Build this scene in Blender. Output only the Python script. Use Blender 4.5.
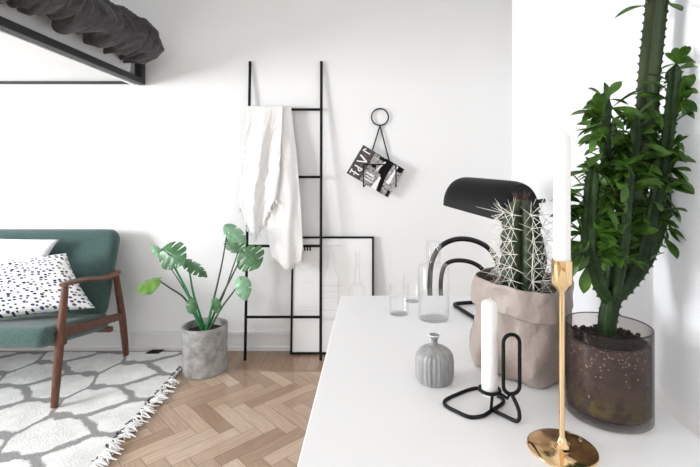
import bpy, bmesh, math, random
from mathutils import Vector, Matrix, noise
PI = math.pi
random.seed(7)
for o in list(bpy.data.objects): bpy.data.objects.remove(o)
scene = bpy.context.scene
COL = scene.collection

# ---------------------------------------------------------------- camera
F, CX, CY, H = 430.0, 371.0, 178.0, 1.15      # focal length (px), principal point, eye height
cam_d = bpy.data.cameras.new('camera'); cam = bpy.data.objects.new('camera', cam_d); COL.objects.link(cam)
cam.location = (0, 0, H); cam.rotation_euler = (PI/2, 0, 0)
cam_d.sensor_width = 36; cam_d.lens = F/700*36
cam_d.shift_x = -(CX-350)/700; cam_d.shift_y = -(233.5-CY)/700
cam_d.clip_start = 0.02
scene.camera = cam

# ---------------------------------------------------------------- world, lights, exposure
w = bpy.data.worlds.new('sky'); scene.world = w; w.use_nodes = True
w.node_tree.nodes['Background'].inputs[0].default_value = (0.93, 0.97, 1.0, 1)
w.node_tree.nodes['Background'].inputs[1].default_value = 1.6
def area(name, loc, target, sx, sy, power, color=(1, 1, 1)):
    d = bpy.data.lights.new(name, 'AREA'); d.shape = 'RECTANGLE'; d.size = sx; d.size_y = sy
    d.energy = power; d.color = color
    o = bpy.data.objects.new(name, d); COL.objects.link(o); o.location = loc
    o.rotation_euler = (Vector(target)-Vector(loc)).to_track_quat('-Z', 'Y').to_euler()
    return o
area('daylight_left_window', (-4.12, 0.45, 1.35), (0, 1.4, 0.75), 1.2, 1.0, 185, (0.95, 0.98, 1.0))
area('rear_fill_light', (-1.3, -2.3, 1.75), (-0.6, 2.5, 0.9), 2.2, 1.5, 12, (0.97, 0.985, 1.0))  # weak fill light added behind the camera, not a known window
scene.view_settings.view_transform = 'Standard'; scene.view_settings.look = 'None'
scene.view_settings.exposure = -0.24; scene.view_settings.gamma = 1
scene.view_settings.use_curve_mapping = False
scene.cycles.use_denoising = True
scene.cycles.max_bounces = 12; scene.cycles.transparent_max_bounces = 24; scene.cycles.diffuse_bounces = 6

# ---------------------------------------------------------------- helpers
def P(px, py, Y):
    """a point at depth Y metres in front of the camera"""
    return Vector(((px-CX)*Y/F, Y, H-(py-CY)*Y/F))

def srgb(r, g, b):
    f = lambda c: ((c/255+0.055)/1.055)**2.4 if c > 10 else c/255/12.92
    return (f(r), f(g), f(b), 1)

def mat(name, color, rough=0.6, metal=0.0, var=0.0, vscale=8, bump=0.0, bscale=60, spec=0.5, sheen=0.0, stretch=None, color2=None):
    m = bpy.data.materials.new(name); m.use_nodes = True
    nt = m.node_tree; b = nt.nodes['Principled BSDF']
    b.inputs['Base Color'].default_value = color; b.inputs['Roughness'].default_value = rough
    b.inputs['Metallic'].default_value = metal; b.inputs['Specular IOR Level'].default_value = spec
    if sheen: b.inputs['Sheen Weight'].default_value = sheen
    tc = nt.nodes.new('ShaderNodeTexCoord'); mp = nt.nodes.new('ShaderNodeMapping')
    nt.links.new(tc.outputs['Object'], mp.inputs[0])
    if stretch: mp.inputs['Scale'].default_value = stretch
    if var or color2:
        n = nt.nodes.new('ShaderNodeTexNoise'); n.inputs['Scale'].default_value = vscale; n.inputs['Detail'].default_value = 6
        n.inputs['Roughness'].default_value = 0.65
        nt.links.new(mp.outputs[0], n.inputs['Vector'])
        r = nt.nodes.new('ShaderNodeValToRGB')
        c2 = color2 if color2 else tuple(min(1, c*(1+var)) for c in color[:3])+(1,)
        c1 = color if color2 else tuple(c*(1-var) for c in color[:3])+(1,)
        r.color_ramp.elements[0].position = 0.32; r.color_ramp.elements[1].position = 0.68
        r.color_ramp.elements[0].color = c1; r.color_ramp.elements[1].color = c2
        nt.links.new(n.outputs['Fac'], r.inputs[0]); nt.links.new(r.outputs[0], b.inputs['Base Color'])
    if bump:
        n2 = nt.nodes.new('ShaderNodeTexNoise'); n2.inputs['Scale'].default_value = bscale; n2.inputs['Detail'].default_value = 4
        nt.links.new(mp.outputs[0], n2.inputs['Vector'])
        bp = nt.nodes.new('ShaderNodeBump'); bp.inputs['Strength'].default_value = bump; bp.inputs['Distance'].default_value = 0.01
        nt.links.new(n2.outputs['Fac'], bp.inputs['Height']); nt.links.new(bp.outputs[0], b.inputs['Normal'])
    return m

def math_node(nt, op, a, b=None, c=None):
    n = nt.nodes.new('ShaderNodeMath'); n.operation = op
    for i, v in enumerate((a, b, c)):
        if v is None: continue
        if isinstance(v, (int, float)): n.inputs[i].default_value = v
        else: nt.links.new(v, n.inputs[i])
    return n.outputs[0]

def thin_glass(name, tint=(1, 1, 1), refl=0.25, edge=0.45, base=0.02):
    """clear thin glass: transparent with reflections that grow towards grazing"""
    m = bpy.data.materials.new(name); m.use_nodes = True; nt = m.node_tree
    for n in list(nt.nodes): nt.nodes.remove(n)
    out = nt.nodes.new('ShaderNodeOutputMaterial'); mix = nt.nodes.new('ShaderNodeMixShader')
    tr = nt.nodes.new('ShaderNodeBsdfTransparent'); gl = nt.nodes.new('ShaderNodeBsdfGlossy')
    gl.inputs['Roughness'].default_value = 0.03; gl.inputs['Color'].default_value = (1, 1, 1, 1)
    lw = nt.nodes.new('ShaderNodeLayerWeight'); lw.inputs['Blend'].default_value = 0.25
    ramp = nt.nodes.new('ShaderNodeMix'); ramp.data_type = 'RGBA'
    ramp.inputs[6].default_value = tint+(1,); ramp.inputs[7].default_value = tuple(t*edge for t in tint)+(1,)
    lw.inputs['Blend'].default_value = 0.5
    f3 = math_node(nt, 'POWER', lw.outputs['Facing'], 3.0)
    nt.links.new(f3, ramp.inputs[0]); nt.links.new(ramp.outputs[2], tr.inputs['Color'])
    fac = math_node(nt, 'MULTIPLY_ADD', math_node(nt, 'POWER', lw.outputs['Facing'], 4.0), refl*2, base)
    nt.links.new(fac, mix.inputs[0]); nt.links.new(tr.outputs[0], mix.inputs[1]); nt.links.new(gl.outputs[0], mix.inputs[2])
    nt.links.new(mix.outputs[0], out.inputs[0])
    return m

WLOC = {}
def thing(name, label, cat, loc=(0, 0, 0), group=None):
    o = bpy.data.objects.new(name, None); COL.objects.link(o); o.location = loc
    o.empty_display_size = 0.05
    WLOC[o.name] = Vector(loc); o['label'] = label; o['category'] = cat
    if group: o['group'] = group
    return o

class MB:
    def __init__(s): s.bm = bmesh.new()
    def box(s, lo, hi, rot=None, pivot=None):
        lo, hi = Vector(lo), Vector(hi)
        vs = [s.bm.verts.new((x, y, z)) for x in (lo.x, hi.x) for y in (lo.y, hi.y) for z in (lo.z, hi.z)]
        for f in ((0,1,3,2),(4,6,7,5),(0,4,5,1),(2,3,7,6),(0,2,6,4),(1,5,7,3)): s.bm.faces.new([vs[i] for i in f])
        if rot: bmesh.ops.rotate(s.bm, verts=vs, cent=pivot or (lo+hi)/2, matrix=rot)
        return vs
    def hexa(s, c):       # 8 corners: bottom 4 then top 4
        vs = [s.bm.verts.new(p) for p in c]
        for f in ((3,2,1,0),(4,5,6,7),(0,1,5,4),(1,2,6,5),(2,3,7,6),(3,0,4,7)): s.bm.faces.new([vs[i] for i in f])
        return vs
    def tube(s, pts, r, closed=False, seg=10, cap=True, sq=(1, 1)):
        pts = [Vector(p) for p in pts]; n = len(pts)
        rr = r if isinstance(r, (list, tuple)) else [r]*n
        t0 = None; up = None; rings = []
        for i, p in enumerate(pts):
            a = pts[(i-1) % n] if (closed or i > 0) else p
            b = pts[(i+1) % n] if (closed or i < n-1) else p
            t = (b-a).normalized()
            if up is None:
                up = Vector((0, 0, 1)) if abs(t.z) < 0.9 else Vector((0, 1, 0))
                up = (up-t*up.dot(t)).normalized()
            else:
                up = (up-t*up.dot(t)).normalized()
            sd = t.cross(up)
            rings.append([s.bm.verts.new(p+(sd*math.cos(2*PI*k/seg)*sq[0]+up*math.sin(2*PI*k/seg)*sq[1])*rr[i]) for k in range(seg)])
        m = n if closed else n-1
        for i in range(m):
            A, B = rings[i], rings[(i+1) % n]
            off = 0
            if closed and i == n-1:
                off = min(range(seg), key=lambda q: (A[0].co-B[q].co).length)
            for k in range(seg):
                s.bm.faces.new((A[k], A[(k+1) % seg], B[(k+1+off) % seg], B[(k+off) % seg]))
        if cap and not closed:
            s.bm.faces.new(rings[0][::-1]); s.bm.faces.new(rings[-1])
        return rings
    def lathe(s, prof, c, seg=48, fn=None, loop=False):
        c = Vector(c); rings = []
        for (r, z) in prof:
            if r < 1e-6: rings.append([s.bm.verts.new(c+Vector((0, 0, z)))]); continue
            ring = []
            for k in range(seg):
                a = 2*PI*k/seg; q = fn(a, r, z) if fn else r
                ring.append(s.bm.verts.new(c+Vector((math.cos(a)*q, math.sin(a)*q, z))))
            rings.append(ring)
        pr = list(zip(rings, rings[1:]))
        if loop: pr.append((rings[-1], rings[0]))
        for A, B in pr:
            for k in range(seg):
                k2 = (k+1) % seg
                if len(A) == 1 and len(B) == 1: continue
                if len(A) == 1: s.bm.faces.new((A[0], B[k2], B[k]))
                elif len(B) == 1: s.bm.faces.new((A[k], A[k2], B[0]))
                else: s.bm.faces.new((A[k], A[k2], B[k2], B[k]))
    def grid(s, fn, nu, nv, uv=False):
        V = [[s.bm.verts.new(fn(i/nu, j/nv)) for j in range(nv+1)] for i in range(nu+1)]
        lay = s.bm.loops.layers.uv.verify() if uv else None
        for i in range(nu):
            for j in range(nv):
                f = s.bm.faces.new((V[i][j], V[i+1][j], V[i+1][j+1], V[i][j+1]))
                if uv:
                    for l, (a, b) in zip(f.loops, ((i, j), (i+1, j), (i+1, j+1), (i, j+1))): l[lay].uv = (a/nu, b/nv)
        return V
    def poly(s, pts):
        return s.bm.faces.new([s.bm.verts.new(p) for p in pts])
    def build(s, name, m, parent=None, smooth=True, bevel=0, label=None, loc=None, solid=0, subd=0, recalc=True, bseg=2):
        if recalc: bmesh.ops.recalc_face_normals(s.bm, faces=s.bm.faces)
        me = bpy.data.meshes.new(name)
        org = Vector((0, 0, 0))
        if parent is not None: org = WLOC[parent.name]
        elif loc is not None: org = Vector(loc)
        bmesh.ops.translate(s.bm, verts=s.bm.verts, vec=-org)
        s.bm.to_mesh(me); s.bm.free()
        o = bpy.data.objects.new(name, me); COL.objects.link(o)
        WLOC[o.name] = org
        if parent is not None: o.parent = parent
        else: o.location = org
        ms = m if isinstance(m, (list, tuple)) else [m]
        for q in ms: me.materials.append(q)
        if smooth:
            for p in me.polygons: p.use_smooth = True
            if not isinstance(smooth, str):
                e = o.modifiers.new('es', 'EDGE_SPLIT'); e.split_angle = math.radians(38)
        if solid:
            d = o.modifiers.new('solid', 'SOLIDIFY'); d.thickness = solid; d.offset = 0
            o.modifiers.move(len(o.modifiers)-1, 0)
        if bevel:
            d = o.modifiers.new('bev', 'BEVEL'); d.width = bevel; d.segments = bseg; d.limit_method = 'ANGLE'
            o.modifiers.move(len(o.modifiers)-1, 0)
        if subd:
            d = o.modifiers.new('sub', 'SUBSURF'); d.levels = subd; d.render_levels = subd
            o.modifiers.move(len(o.modifiers)-1, 0)
        if label: o['label'] = label
        return o

def tag(o, label, cat, group=None, kind=None):
    if label: o['label'] = label
    if cat: o['category'] = cat
    if group: o['group'] = group
    if kind: o['kind'] = kind
    return o
def struct(o): o['kind'] = 'structure'; return o

def spline(pts, per=8, closed=False):
    pts = [Vector(p) for p in pts]; n = len(pts); out = []
    rng = n if closed else n-1
    for i in range(rng):
        if closed: p0, p1, p2, p3 = pts[(i-1) % n], pts[i], pts[(i+1) % n], pts[(i+2) % n]
        else: p0, p1, p2, p3 = pts[max(i-1, 0)], pts[i], pts[i+1], pts[min(i+2, n-1)]
        for k in range(per):
            t = k/per
            out.append(0.5*((2*p1)+(p2-p0)*t+(2*p0-5*p1+4*p2-p3)*t*t+(3*p1-p0-3*p2+p3)*t**3))
    if not closed: out.append(pts[-1])
    return out
def round_poly(pts, rad, seg=6, closed=False):
    """polyline with rounded corners"""
    pts = [Vector(p) for p in pts]; n = len(pts); out = []
    for i, p in enumerate(pts):
        if not closed and i in (0, n-1): out.append(p); continue
        a, b = pts[(i-1) % n], pts[(i+1) % n]
        ra = min(rad, (a-p).length*0.49); rb = min(rad, (b-p).length*0.49)
        s0, s1 = p+(a-p).normalized()*ra, p+(b-p).normalized()*rb
        for k in range(seg+1):
            t = k/seg; out.append(s0*(1-t)**2+p*2*t*(1-t)+s1*t*t)
    return out
def nz(x, y=0.0, z=0.0): return noise.noise(Vector((x, y, z)))
def lerp(a, b, t): return a+(b-a)*t

# ---------------------------------------------------------------- materials
M = {}
M['wall'] = mat('white_wall_paint', (0.86, 0.865, 0.87, 1), 0.7, var=0.01, vscale=3, bump=0.03, bscale=90)
M['ceiling'] = mat('ceiling_paint', (0.88, 0.88, 0.88, 1), 0.8)
M['base'] = mat('white_gloss_paint', (0.83, 0.835, 0.84, 1), 0.4)
M['desk'] = mat('white_desk_lacquer', (0.86, 0.862, 0.866, 1), 0.33, var=0.006, vscale=5)
M['black'] = mat('black_metal', (0.005, 0.005, 0.0055, 1), 0.5, bump=0.02, bscale=200, spec=0.22)
M['charcoal'] = mat('charcoal_steel', (0.030, 0.029, 0.029, 1), 0.5, spec=0.25)
M['blackgloss'] = mat('black_lacquer', (0.005, 0.005, 0.0055, 1), 0.22, spec=0.4)
M['gold'] = mat('polished_brass', (0.86, 0.61, 0.33, 1), 0.09, 1.0)
M['wax'] = mat('white_wax', (0.88, 0.87, 0.85, 1), 0.45)
M['wax'].node_tree.nodes['Principled BSDF'].inputs['Subsurface Weight'].default_value = 0.15
M['wick'] = mat('wick_cotton', (0.75, 0.73, 0.68, 1), 0.9)
M['walnut'] = mat('walnut_wood', srgb(70, 40, 28), 0.42, color2=srgb(118, 72, 52), vscale=14, stretch=(6, 6, 0.8), bump=0.05, bscale=60)
M['teal'] = mat('teal_wool', srgb(44, 72, 69), 0.9, color2=srgb(74, 100, 96), vscale=140, bump=0.35, bscale=420, sheen=0.25)
M['whitecloth'] = mat('white_cotton', (0.84, 0.845, 0.86, 1), 0.85, bump=0.25, bscale=30)
M['linen'] = mat('offwhite_linen', (0.85, 0.845, 0.835, 1), 0.9, var=0.04, vscale=60, bump=0.3, bscale=260, sheen=0.1)
M['mattress'] = mat('mattress_cotton', (0.93, 0.93, 0.93, 1), 0.9)
M['duvet'] = mat('charcoal_linen', srgb(48, 46, 48), 0.95, color2=srgb(72, 70, 72), vscale=30, bump=0.35, bscale=60, sheen=0.1)
M['concrete'] = mat('raw_concrete', srgb(128, 127, 125), 0.85, color2=srgb(182, 181, 178), vscale=16, bump=0.25, bscale=60)
M['soil'] = mat('potting_soil', srgb(26, 19, 15), 0.95, color2=srgb(66, 48, 38), vscale=160, bump=1.0, bscale=220)
M['mleaf'] = mat('monstera_leaf', srgb(44, 88, 54), 0.35, color2=srgb(98, 142, 98), vscale=18)
M['mleaf_pale'] = mat('monstera_leaf_pale', srgb(96, 148, 108), 0.4, color2=srgb(150, 190, 156), vscale=14)
M['mleaf_bright'] = mat('monstera_leaf_bright', srgb(72, 122, 36), 0.4, color2=srgb(124, 162, 72), vscale=14)
M['mstem'] = mat('monstera_stem', srgb(58, 92, 62), 0.5, color2=srgb(44, 60, 48), vscale=10)
M['mstem_bright'] = mat('monstera_stem_bright', srgb(40, 130, 76), 0.4)
M['paper'] = mat('taupe_washable_paper', srgb(160, 147, 140), 0.5, var=0.10, vscale=12, bump=0.6, bscale=28)
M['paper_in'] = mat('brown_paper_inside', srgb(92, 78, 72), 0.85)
M['cactus'] = mat('cactus_skin', srgb(26, 36, 24), 0.5, color2=srgb(62, 78, 48), vscale=22, bump=0.1, bscale=120)
M['spine'] = mat('cactus_spine', srgb(250, 246, 238), 0.5)
M['spine_dark'] = mat('cactus_crown_spine', srgb(70, 32, 28), 0.5)
M['areole'] = mat('cactus_areole', srgb(226, 220, 206), 0.9)
M['euph'] = mat('euphorbia_skin', srgb(16, 30, 15), 0.5, color2=srgb(48, 72, 36), vscale=30, bump=0.1, bscale=90, spec=0.2)
M['euph_old'] = mat('euphorbia_old_skin', srgb(22, 34, 20), 0.6, color2=srgb(62, 72, 48), vscale=18, stretch=(1, 1, 0.25), bump=0.2, bscale=90, spec=0.2)
M['eleaf'] = mat('euphorbia_leaf', srgb(14, 36, 8), 0.42, color2=srgb(84, 124, 42), vscale=30, spec=0.3)
M['thorn'] = mat('euphorbia_thorn', srgb(40, 26, 20), 0.6)
M['vase'] = mat('grey_stoneware', srgb(120, 120, 120), 0.42, color2=srgb(172, 172, 172), vscale=60, stretch=(1, 1, 0.15), bump=0.2, bscale=90)
M['glass'] = thin_glass('clear_glass', (0.997, 0.998, 0.998), 0.16, 0.92)
M['smokeglass'] = thin_glass('smoky_glass', (0.88, 0.855, 0.845), 0.10, 0.30, 0.010)
M['water'] = thin_glass('water', (0.992, 0.993, 0.995), 0.10, 0.95)
M['rimglass'] = thin_glass('rim_glass', (0.45, 0.45, 0.45), 0.3, 0.3)
M['white_paper'] = mat('white_print_paper', (0.92, 0.92, 0.92, 1), 0.5)
M['faintink'] = mat('pale_grey_ink', (0.74, 0.745, 0.75, 1), 0.5)
M['ink'] = mat('black_ink', (0.008, 0.007, 0.007, 1), 0.6, spec=0.1)
M['greyink'] = mat('dark_grey_ink', (0.035, 0.03, 0.03, 1), 0.6, color2=(0.15, 0.13, 0.13, 1), vscale=90, spec=0.1)
M['photo'] = mat('black_and_white_photo', (0.008, 0.008, 0.008, 1), 0.6, color2=(0.7, 0.67, 0.67, 1), vscale=70, spec=0.1)
M['midink'] = mat('mid_grey_ink', (0.36, 0.33, 0.33, 1), 0.35)
M['fringe'] = mat('fringe_cotton', (0.76, 0.755, 0.74, 1), 0.9)
M['fringe_dark'] = mat('fringe_dark_yarn', (0.05, 0.05, 0.055, 1), 0.9)

def floor_mat():
    m = bpy.data.materials.new('oak_herringbone'); m.use_nodes = True; nt = m.node_tree; b = nt.nodes['Principled BSDF']
    at = nt.nodes.new('ShaderNodeAttribute'); at.attribute_name = 'plank'
    uv = nt.nodes.new('ShaderNodeUVMap'); mp = nt.nodes.new('ShaderNodeMapping'); mp.inputs['Scale'].default_value = (2.2, 22, 1)
    nt.links.new(uv.outputs[0], mp.inputs[0])
    n = nt.nodes.new('ShaderNodeTexNoise'); n.inputs['Scale'].default_value = 4; n.inputs['Detail'].default_value = 8; n.inputs['Roughness'].default_value = 0.6
    nt.links.new(mp.outputs[0], n.inputs['Vector'])
    r = nt.nodes.new('ShaderNodeValToRGB'); e = r.color_ramp.elements
    e[0].position = 0.0; e[0].color = srgb(154, 122, 98); e[1].position = 1.0; e[1].color = srgb(218, 197, 176)
    k = r.color_ramp.elements.new(0.5); k.color = srgb(192, 166, 143)
    nt.links.new(at.outputs['Fac'], r.inputs[0])
    mx = nt.nodes.new('ShaderNodeMix'); mx.data_type = 'RGBA'; mx.blend_type = 'MULTIPLY'; mx.inputs[0].default_value = 1
    r2 = nt.nodes.new('ShaderNodeValToRGB'); r2.color_ramp.elements[0].color = (0.76, 0.73, 0.70, 1); r2.color_ramp.elements[1].color = (1, 1, 1, 1)
    r2.color_ramp.elements[0].position = 0.3; r2.color_ramp.elements[1].position = 0.62
    nt.links.new(n.outputs['Fac'], r2.inputs[0])
    nt.links.new(r.outputs[0], mx.inputs[6]); nt.links.new(r2.outputs[0], mx.inputs[7]); nt.links.new(mx.outputs[2], b.inputs['Base Color'])
    b.inputs['Roughness'].default_value = 0.3; b.inputs['Coat Weight'].default_value = 0.35; b.inputs['Coat Roughness'].default_value = 0.12
    bp = nt.nodes.new('ShaderNodeBump'); bp.inputs['Strength'].default_value = 0.08; bp.inputs['Distance'].default_value = 0.004
    nt.links.new(n.outputs['Fac'], bp.inputs['Height']); nt.links.new(bp.outputs[0], b.inputs['Normal'])
    return m
M['floor'] = floor_mat()
M['floorgap'] = mat('floor_joint', srgb(78, 58, 44), 0.8)

def rug_mat():
    m = bpy.data.materials.new('trellis_rug'); m.use_nodes = True; nt = m.node_tree; b = nt.nodes['Principled BSDF']
    geo = nt.nodes.new('ShaderNodeTexCoord'); sep = nt.nodes.new('ShaderNodeSeparateXYZ')
    wob = nt.nodes.new('ShaderNodeTexNoise'); wob.inputs['Scale'].default_value = 9; wob.inputs['Detail'].default_value = 3
    nt.links.new(geo.outputs['Object'], wob.inputs['Vector'])
    va = nt.nodes.new('ShaderNodeVectorMath'); va.operation = 'MULTIPLY_ADD'
    nt.links.new(wob.outputs['Color'], va.inputs[0]); va.inputs[1].default_value = (0.05, 0.05, 0)
    nt.links.new(geo.outputs['Object'], va.inputs[2])
    nt.links.new(va.outputs[0], sep.inputs[0])
    X, Y = sep.outputs[0], sep.outputs[1]
    PX, PY = 0.53, 0.298
    th = math_node(nt, 'MULTIPLY', math_node(nt, 'ADD', X, 1.27), 2*PI/PX)
    s1 = math_node(nt, 'MULTIPLY', math_node(nt, 'SINE', th), 1.10)
    s3 = math_node(nt, 'MULTIPLY', math_node(nt, 'SINE', math_node(nt, 'MULTIPLY', th, 3.0)), 0.20)
    s5 = math_node(nt, 'MULTIPLY', math_node(nt, 'SINE', math_node(nt, 'MULTIPLY', th, 5.0)), 0.08)
    cs = math_node(nt, 'ABSOLUTE', math_node(nt, 'COSINE', th))
    s4 = math_node(nt, 'MULTIPLY', math_node(nt, 'MULTIPLY', math_node(nt, 'SINE', math_node(nt, 'MULTIPLY', th, 4.0)), -0.34), math_node(nt, 'MULTIPLY', cs, cs))
    s = math_node(nt, 'MULTIPLY', math_node(nt, 'ADD', math_node(nt, 'ADD', math_node(nt, 'ADD', s1, s3), s5), s4), PY/4)
    slope = math_node(nt, 'ADD', 1.0, math_node(nt, 'MULTIPLY', cs, 1.2))
    yy = math_node(nt, 'SUBTRACT', Y, 2.30)
    def dist(v):
        q = math_node(nt, 'DIVIDE', v, PY)
        fr = math_node(nt, 'SUBTRACT', q, math_node(nt, 'ROUND', q))
        return math_node(nt, 'MULTIPLY', math_node(nt, 'ABSOLUTE', fr), PY)
    d1 = dist(math_node(nt, 'ADD', yy, s))
    d2 = dist(math_node(nt, 'SUBTRACT', math_node(nt, 'ADD', yy, PY/2), s))
    d = math_node(nt, 'DIVIDE', math_node(nt, 'MINIMUM', d1, d2), slope)
    fine = nt.nodes.new('ShaderNodeTexNoise'); fine.inputs['Scale'].default_value = 120; fine.inputs['Detail'].default_value = 3
    nt.links.new(geo.outputs['Object'], fine.inputs['Vector'])
    d = math_node(nt, 'ADD', d, math_node(nt, 'MULTIPLY', math_node(nt, 'SUBTRACT', fine.outputs['Fac'], 0.5), 0.02))
    fac = nt.nodes.new('ShaderNodeMapRange'); fac.inputs[1].default_value = 0.0095; fac.inputs[2].default_value = 0.0165
    nt.links.new(d, fac.inputs[0])
    big = nt.nodes.new('ShaderNodeTexNoise'); big.inputs['Scale'].default_value = 5; big.inputs['Detail'].default_value = 8; big.inputs['Roughness'].default_value = 0.75
    nt.links.new(geo.outputs['Object'], big.inputs['Vector'])
    cr = nt.nodes.new('ShaderNodeValToRGB'); cr.color_ramp.elements[0].position = 0.35; cr.color_ramp.elements[1].position = 0.62
    cr.color_ramp.elements[0].color = (0.66, 0.655, 0.645, 1); cr.color_ramp.elements[1].color = (0.86, 0.855, 0.845, 1)
    nt.links.new(big.outputs['Fac'], cr.inputs[0])
    mx = nt.nodes.new('ShaderNodeMix'); mx.data_type = 'RGBA'
    nt.links.new(fac.outputs[0], mx.inputs[0]); mx.inputs[6].default_value = (0.30, 0.295, 0.295, 1); nt.links.new(cr.outputs[0], mx.inputs[7])
    nt.links.new(mx.outputs[2], b.inputs['Base Color']); b.inputs['Roughness'].default_value = 0.95; b.inputs['Specular IOR Level'].default_value = 0.1
    bp = nt.nodes.new('ShaderNodeBump'); bp.inputs['Strength'].default_value = 0.6; bp.inputs['Distance'].default_value = 0.006
    nt.links.new(fine.outputs['Fac'], bp.inputs['Height']); nt.links.new(bp.outputs[0], b.inputs['Normal'])
    return m
M['rug'] = rug_mat()

def spots_mat():
    m = bpy.data.materials.new('spotted_cotton'); m.use_nodes = True; nt = m.node_tree; b = nt.nodes['Principled BSDF']
    uv = nt.nodes.new('ShaderNodeUVMap')
    v = nt.nodes.new('ShaderNodeTexVoronoi'); v.voronoi_dimensions = '2D'; v.inputs['Scale'].default_value = 18.5; v.inputs['Randomness'].default_value = 0.75
    nt.links.new(uv.outputs[0], v.inputs['Vector'])
    sp = nt.nodes.new('ShaderNodeSeparateColor'); nt.links.new(v.outputs['Color'], sp.inputs[0])
    lim = math_node(nt, 'ADD', math_node(nt, 'MULTIPLY', sp.outputs[0], 0.17), 0.17)
    fac = math_node(nt, 'LESS_THAN', v.outputs['Distance'], lim)
    cr = nt.nodes.new('ShaderNodeValToRGB'); cr.color_ramp.interpolation = 'CONSTANT'
    cr.color_ramp.elements[0].color = srgb(20, 22, 34); cr.color_ramp.elements[1].position = 0.55; cr.color_ramp.elements[1].color = srgb(44, 56, 110)
    k = cr.color_ramp.elements.new(0.8); k.color = srgb(70, 74, 90)
    nt.links.new(sp.outputs[1], cr.inputs[0])
    mx = nt.nodes.new('ShaderNodeMix'); mx.data_type = 'RGBA'; nt.links.new(fac, mx.inputs[0])
    mx.inputs[6].default_value = (0.82, 0.82, 0.825, 1); nt.links.new(cr.outputs[0], mx.inputs[7])
    nt.links.new(mx.outputs[2], b.inputs['Base Color']); b.inputs['Roughness'].default_value = 0.85
    return m
M['spots'] = spots_mat()

def soil_glass_mat():
    m = bpy.data.materials.new('soil_layers'); m.use_nodes = True; nt = m.node_tree; b = nt.nodes['Principled BSDF']
    tc = nt.nodes.new('ShaderNodeTexCoord'); sep = nt.nodes.new('ShaderNodeSeparateXYZ'); nt.links.new(tc.outputs['Object'], sep.inputs[0])
    n = nt.nodes.new('ShaderNodeTexNoise'); n.inputs['Scale'].default_value = 26; n.inputs['Detail'].default_value = 10; n.inputs['Roughness'].default_value = 0.8
    nt.links.new(tc.outputs['Object'], n.inputs['Vector'])
    r = nt.nodes.new('ShaderNodeValToRGB'); e = r.color_ramp.elements
    e[0].position = 0.3; e[0].color = srgb(26, 19, 17); e[1].position = 0.74; e[1].color = srgb(118, 96, 88)
    nt.links.new(n.outputs['Fac'], r.inputs[0])
    moss = nt.nodes.new('ShaderNodeMapRange'); moss.inputs[1].default_value = 0.062; moss.inputs[2].default_value = 0.018; moss.inputs[3].default_value = 0; moss.inputs[4].default_value = 0.75
    nt.links.new(sep.outputs[2], moss.inputs[0])
    mf = math_node(nt, 'MULTIPLY', moss.outputs[0], math_node(nt, 'GREATER_THAN', n.outputs['Fac'], 0.5))
    mx = nt.nodes.new('ShaderNodeMix'); mx.data_type = 'RGBA'; nt.links.new(mf, mx.inputs[0]); nt.links.new(r.outputs[0], mx.inputs[6]); mx.inputs[7].default_value = srgb(110, 108, 56)
    # pale perlite specks in the upper soil
    v = nt.nodes.new('ShaderNodeTexVoronoi'); v.inputs['Scale'].default_value = 210
    mp = nt.nodes.new('ShaderNodeMapping'); mp.inputs['Scale'].default_value = (1, 1, 1.8); nt.links.new(tc.outputs['Object'], mp.inputs[0]); nt.links.new(mp.outputs[0], v.inputs['Vector'])
    sc = nt.nodes.new('ShaderNodeSeparateColor'); nt.links.new(v.outputs['Color'], sc.inputs[0])
    hi = nt.nodes.new('ShaderNodeMapRange'); hi.inputs[1].default_value = 0.055; hi.inputs[2].default_value = 0.12; hi.inputs[3].default_value = 1.0; hi.inputs[4].default_value = 0.72
    nt.links.new(sep.outputs[2], hi.inputs[0])
    sf = math_node(nt, 'MULTIPLY', math_node(nt, 'GREATER_THAN', sc.outputs[0], hi.outputs[0]), math_node(nt, 'LESS_THAN', v.outputs['Distance'], 0.36))
    mx2 = nt.nodes.new('ShaderNodeMix'); mx2.data_type = 'RGBA'; nt.links.new(sf, mx2.inputs[0]); nt.links.new(mx.outputs[2], mx2.inputs[6]); mx2.inputs[7].default_value = srgb(176, 152, 140)
    nt.links.new(mx2.outputs[2], b.inputs['Base Color']); b.inputs['Roughness'].default_value = 0.6
    bp = nt.nodes.new('ShaderNodeBump'); bp.inputs['Strength'].default_value = 0.6; bp.inputs['Distance'].default_value = 0.004
    nt.links.new(n.outputs['Fac'], bp.inputs['Height']); nt.links.new(bp.outputs[0], b.inputs['Normal'])
    return m
M['soil_layers'] = soil_glass_mat()

def curtain_mat():
    m = bpy.data.materials.new('sheer_white_cotton'); m.use_nodes = True; nt = m.node_tree
    out = nt.nodes['Material Output']; nt.nodes.remove(nt.nodes['Principled BSDF'])
    d = nt.nodes.new('ShaderNodeBsdfDiffuse'); t = nt.nodes.new('ShaderNodeBsdfTranslucent'); mx = nt.nodes.new('ShaderNodeMixShader')
    d.inputs[0].default_value = (0.85, 0.85, 0.86, 1); t.inputs[0].default_value = (0.8, 0.8, 0.82, 1); mx.inputs[0].default_value = 0.3
    tc = nt.nodes.new('ShaderNodeTexCoord'); mp = nt.nodes.new('ShaderNodeMapping'); mp.inputs['Scale'].default_value = (40, 40, 300)
    n = nt.nodes.new('ShaderNodeTexNoise'); n.inputs['Scale'].default_value = 2
    nt.links.new(tc.outputs['Object'], mp.inputs[0]); nt.links.new(mp.outputs[0], n.inputs['Vector'])
    bp = nt.nodes.new('ShaderNodeBump'); bp.inputs['Strength'].default_value = 0.2; bp.inputs['Distance'].default_value = 0.002
    nt.links.new(n.outputs['Fac'], bp.inputs['Height']); nt.links.new(bp.outputs[0], d.inputs['Normal'])
    nt.links.new(d.outputs[0], mx.inputs[1]); nt.links.new(t.outputs[0], mx.inputs[2]); nt.links.new(mx.outputs[0], out.inputs[0])
    return m
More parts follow.
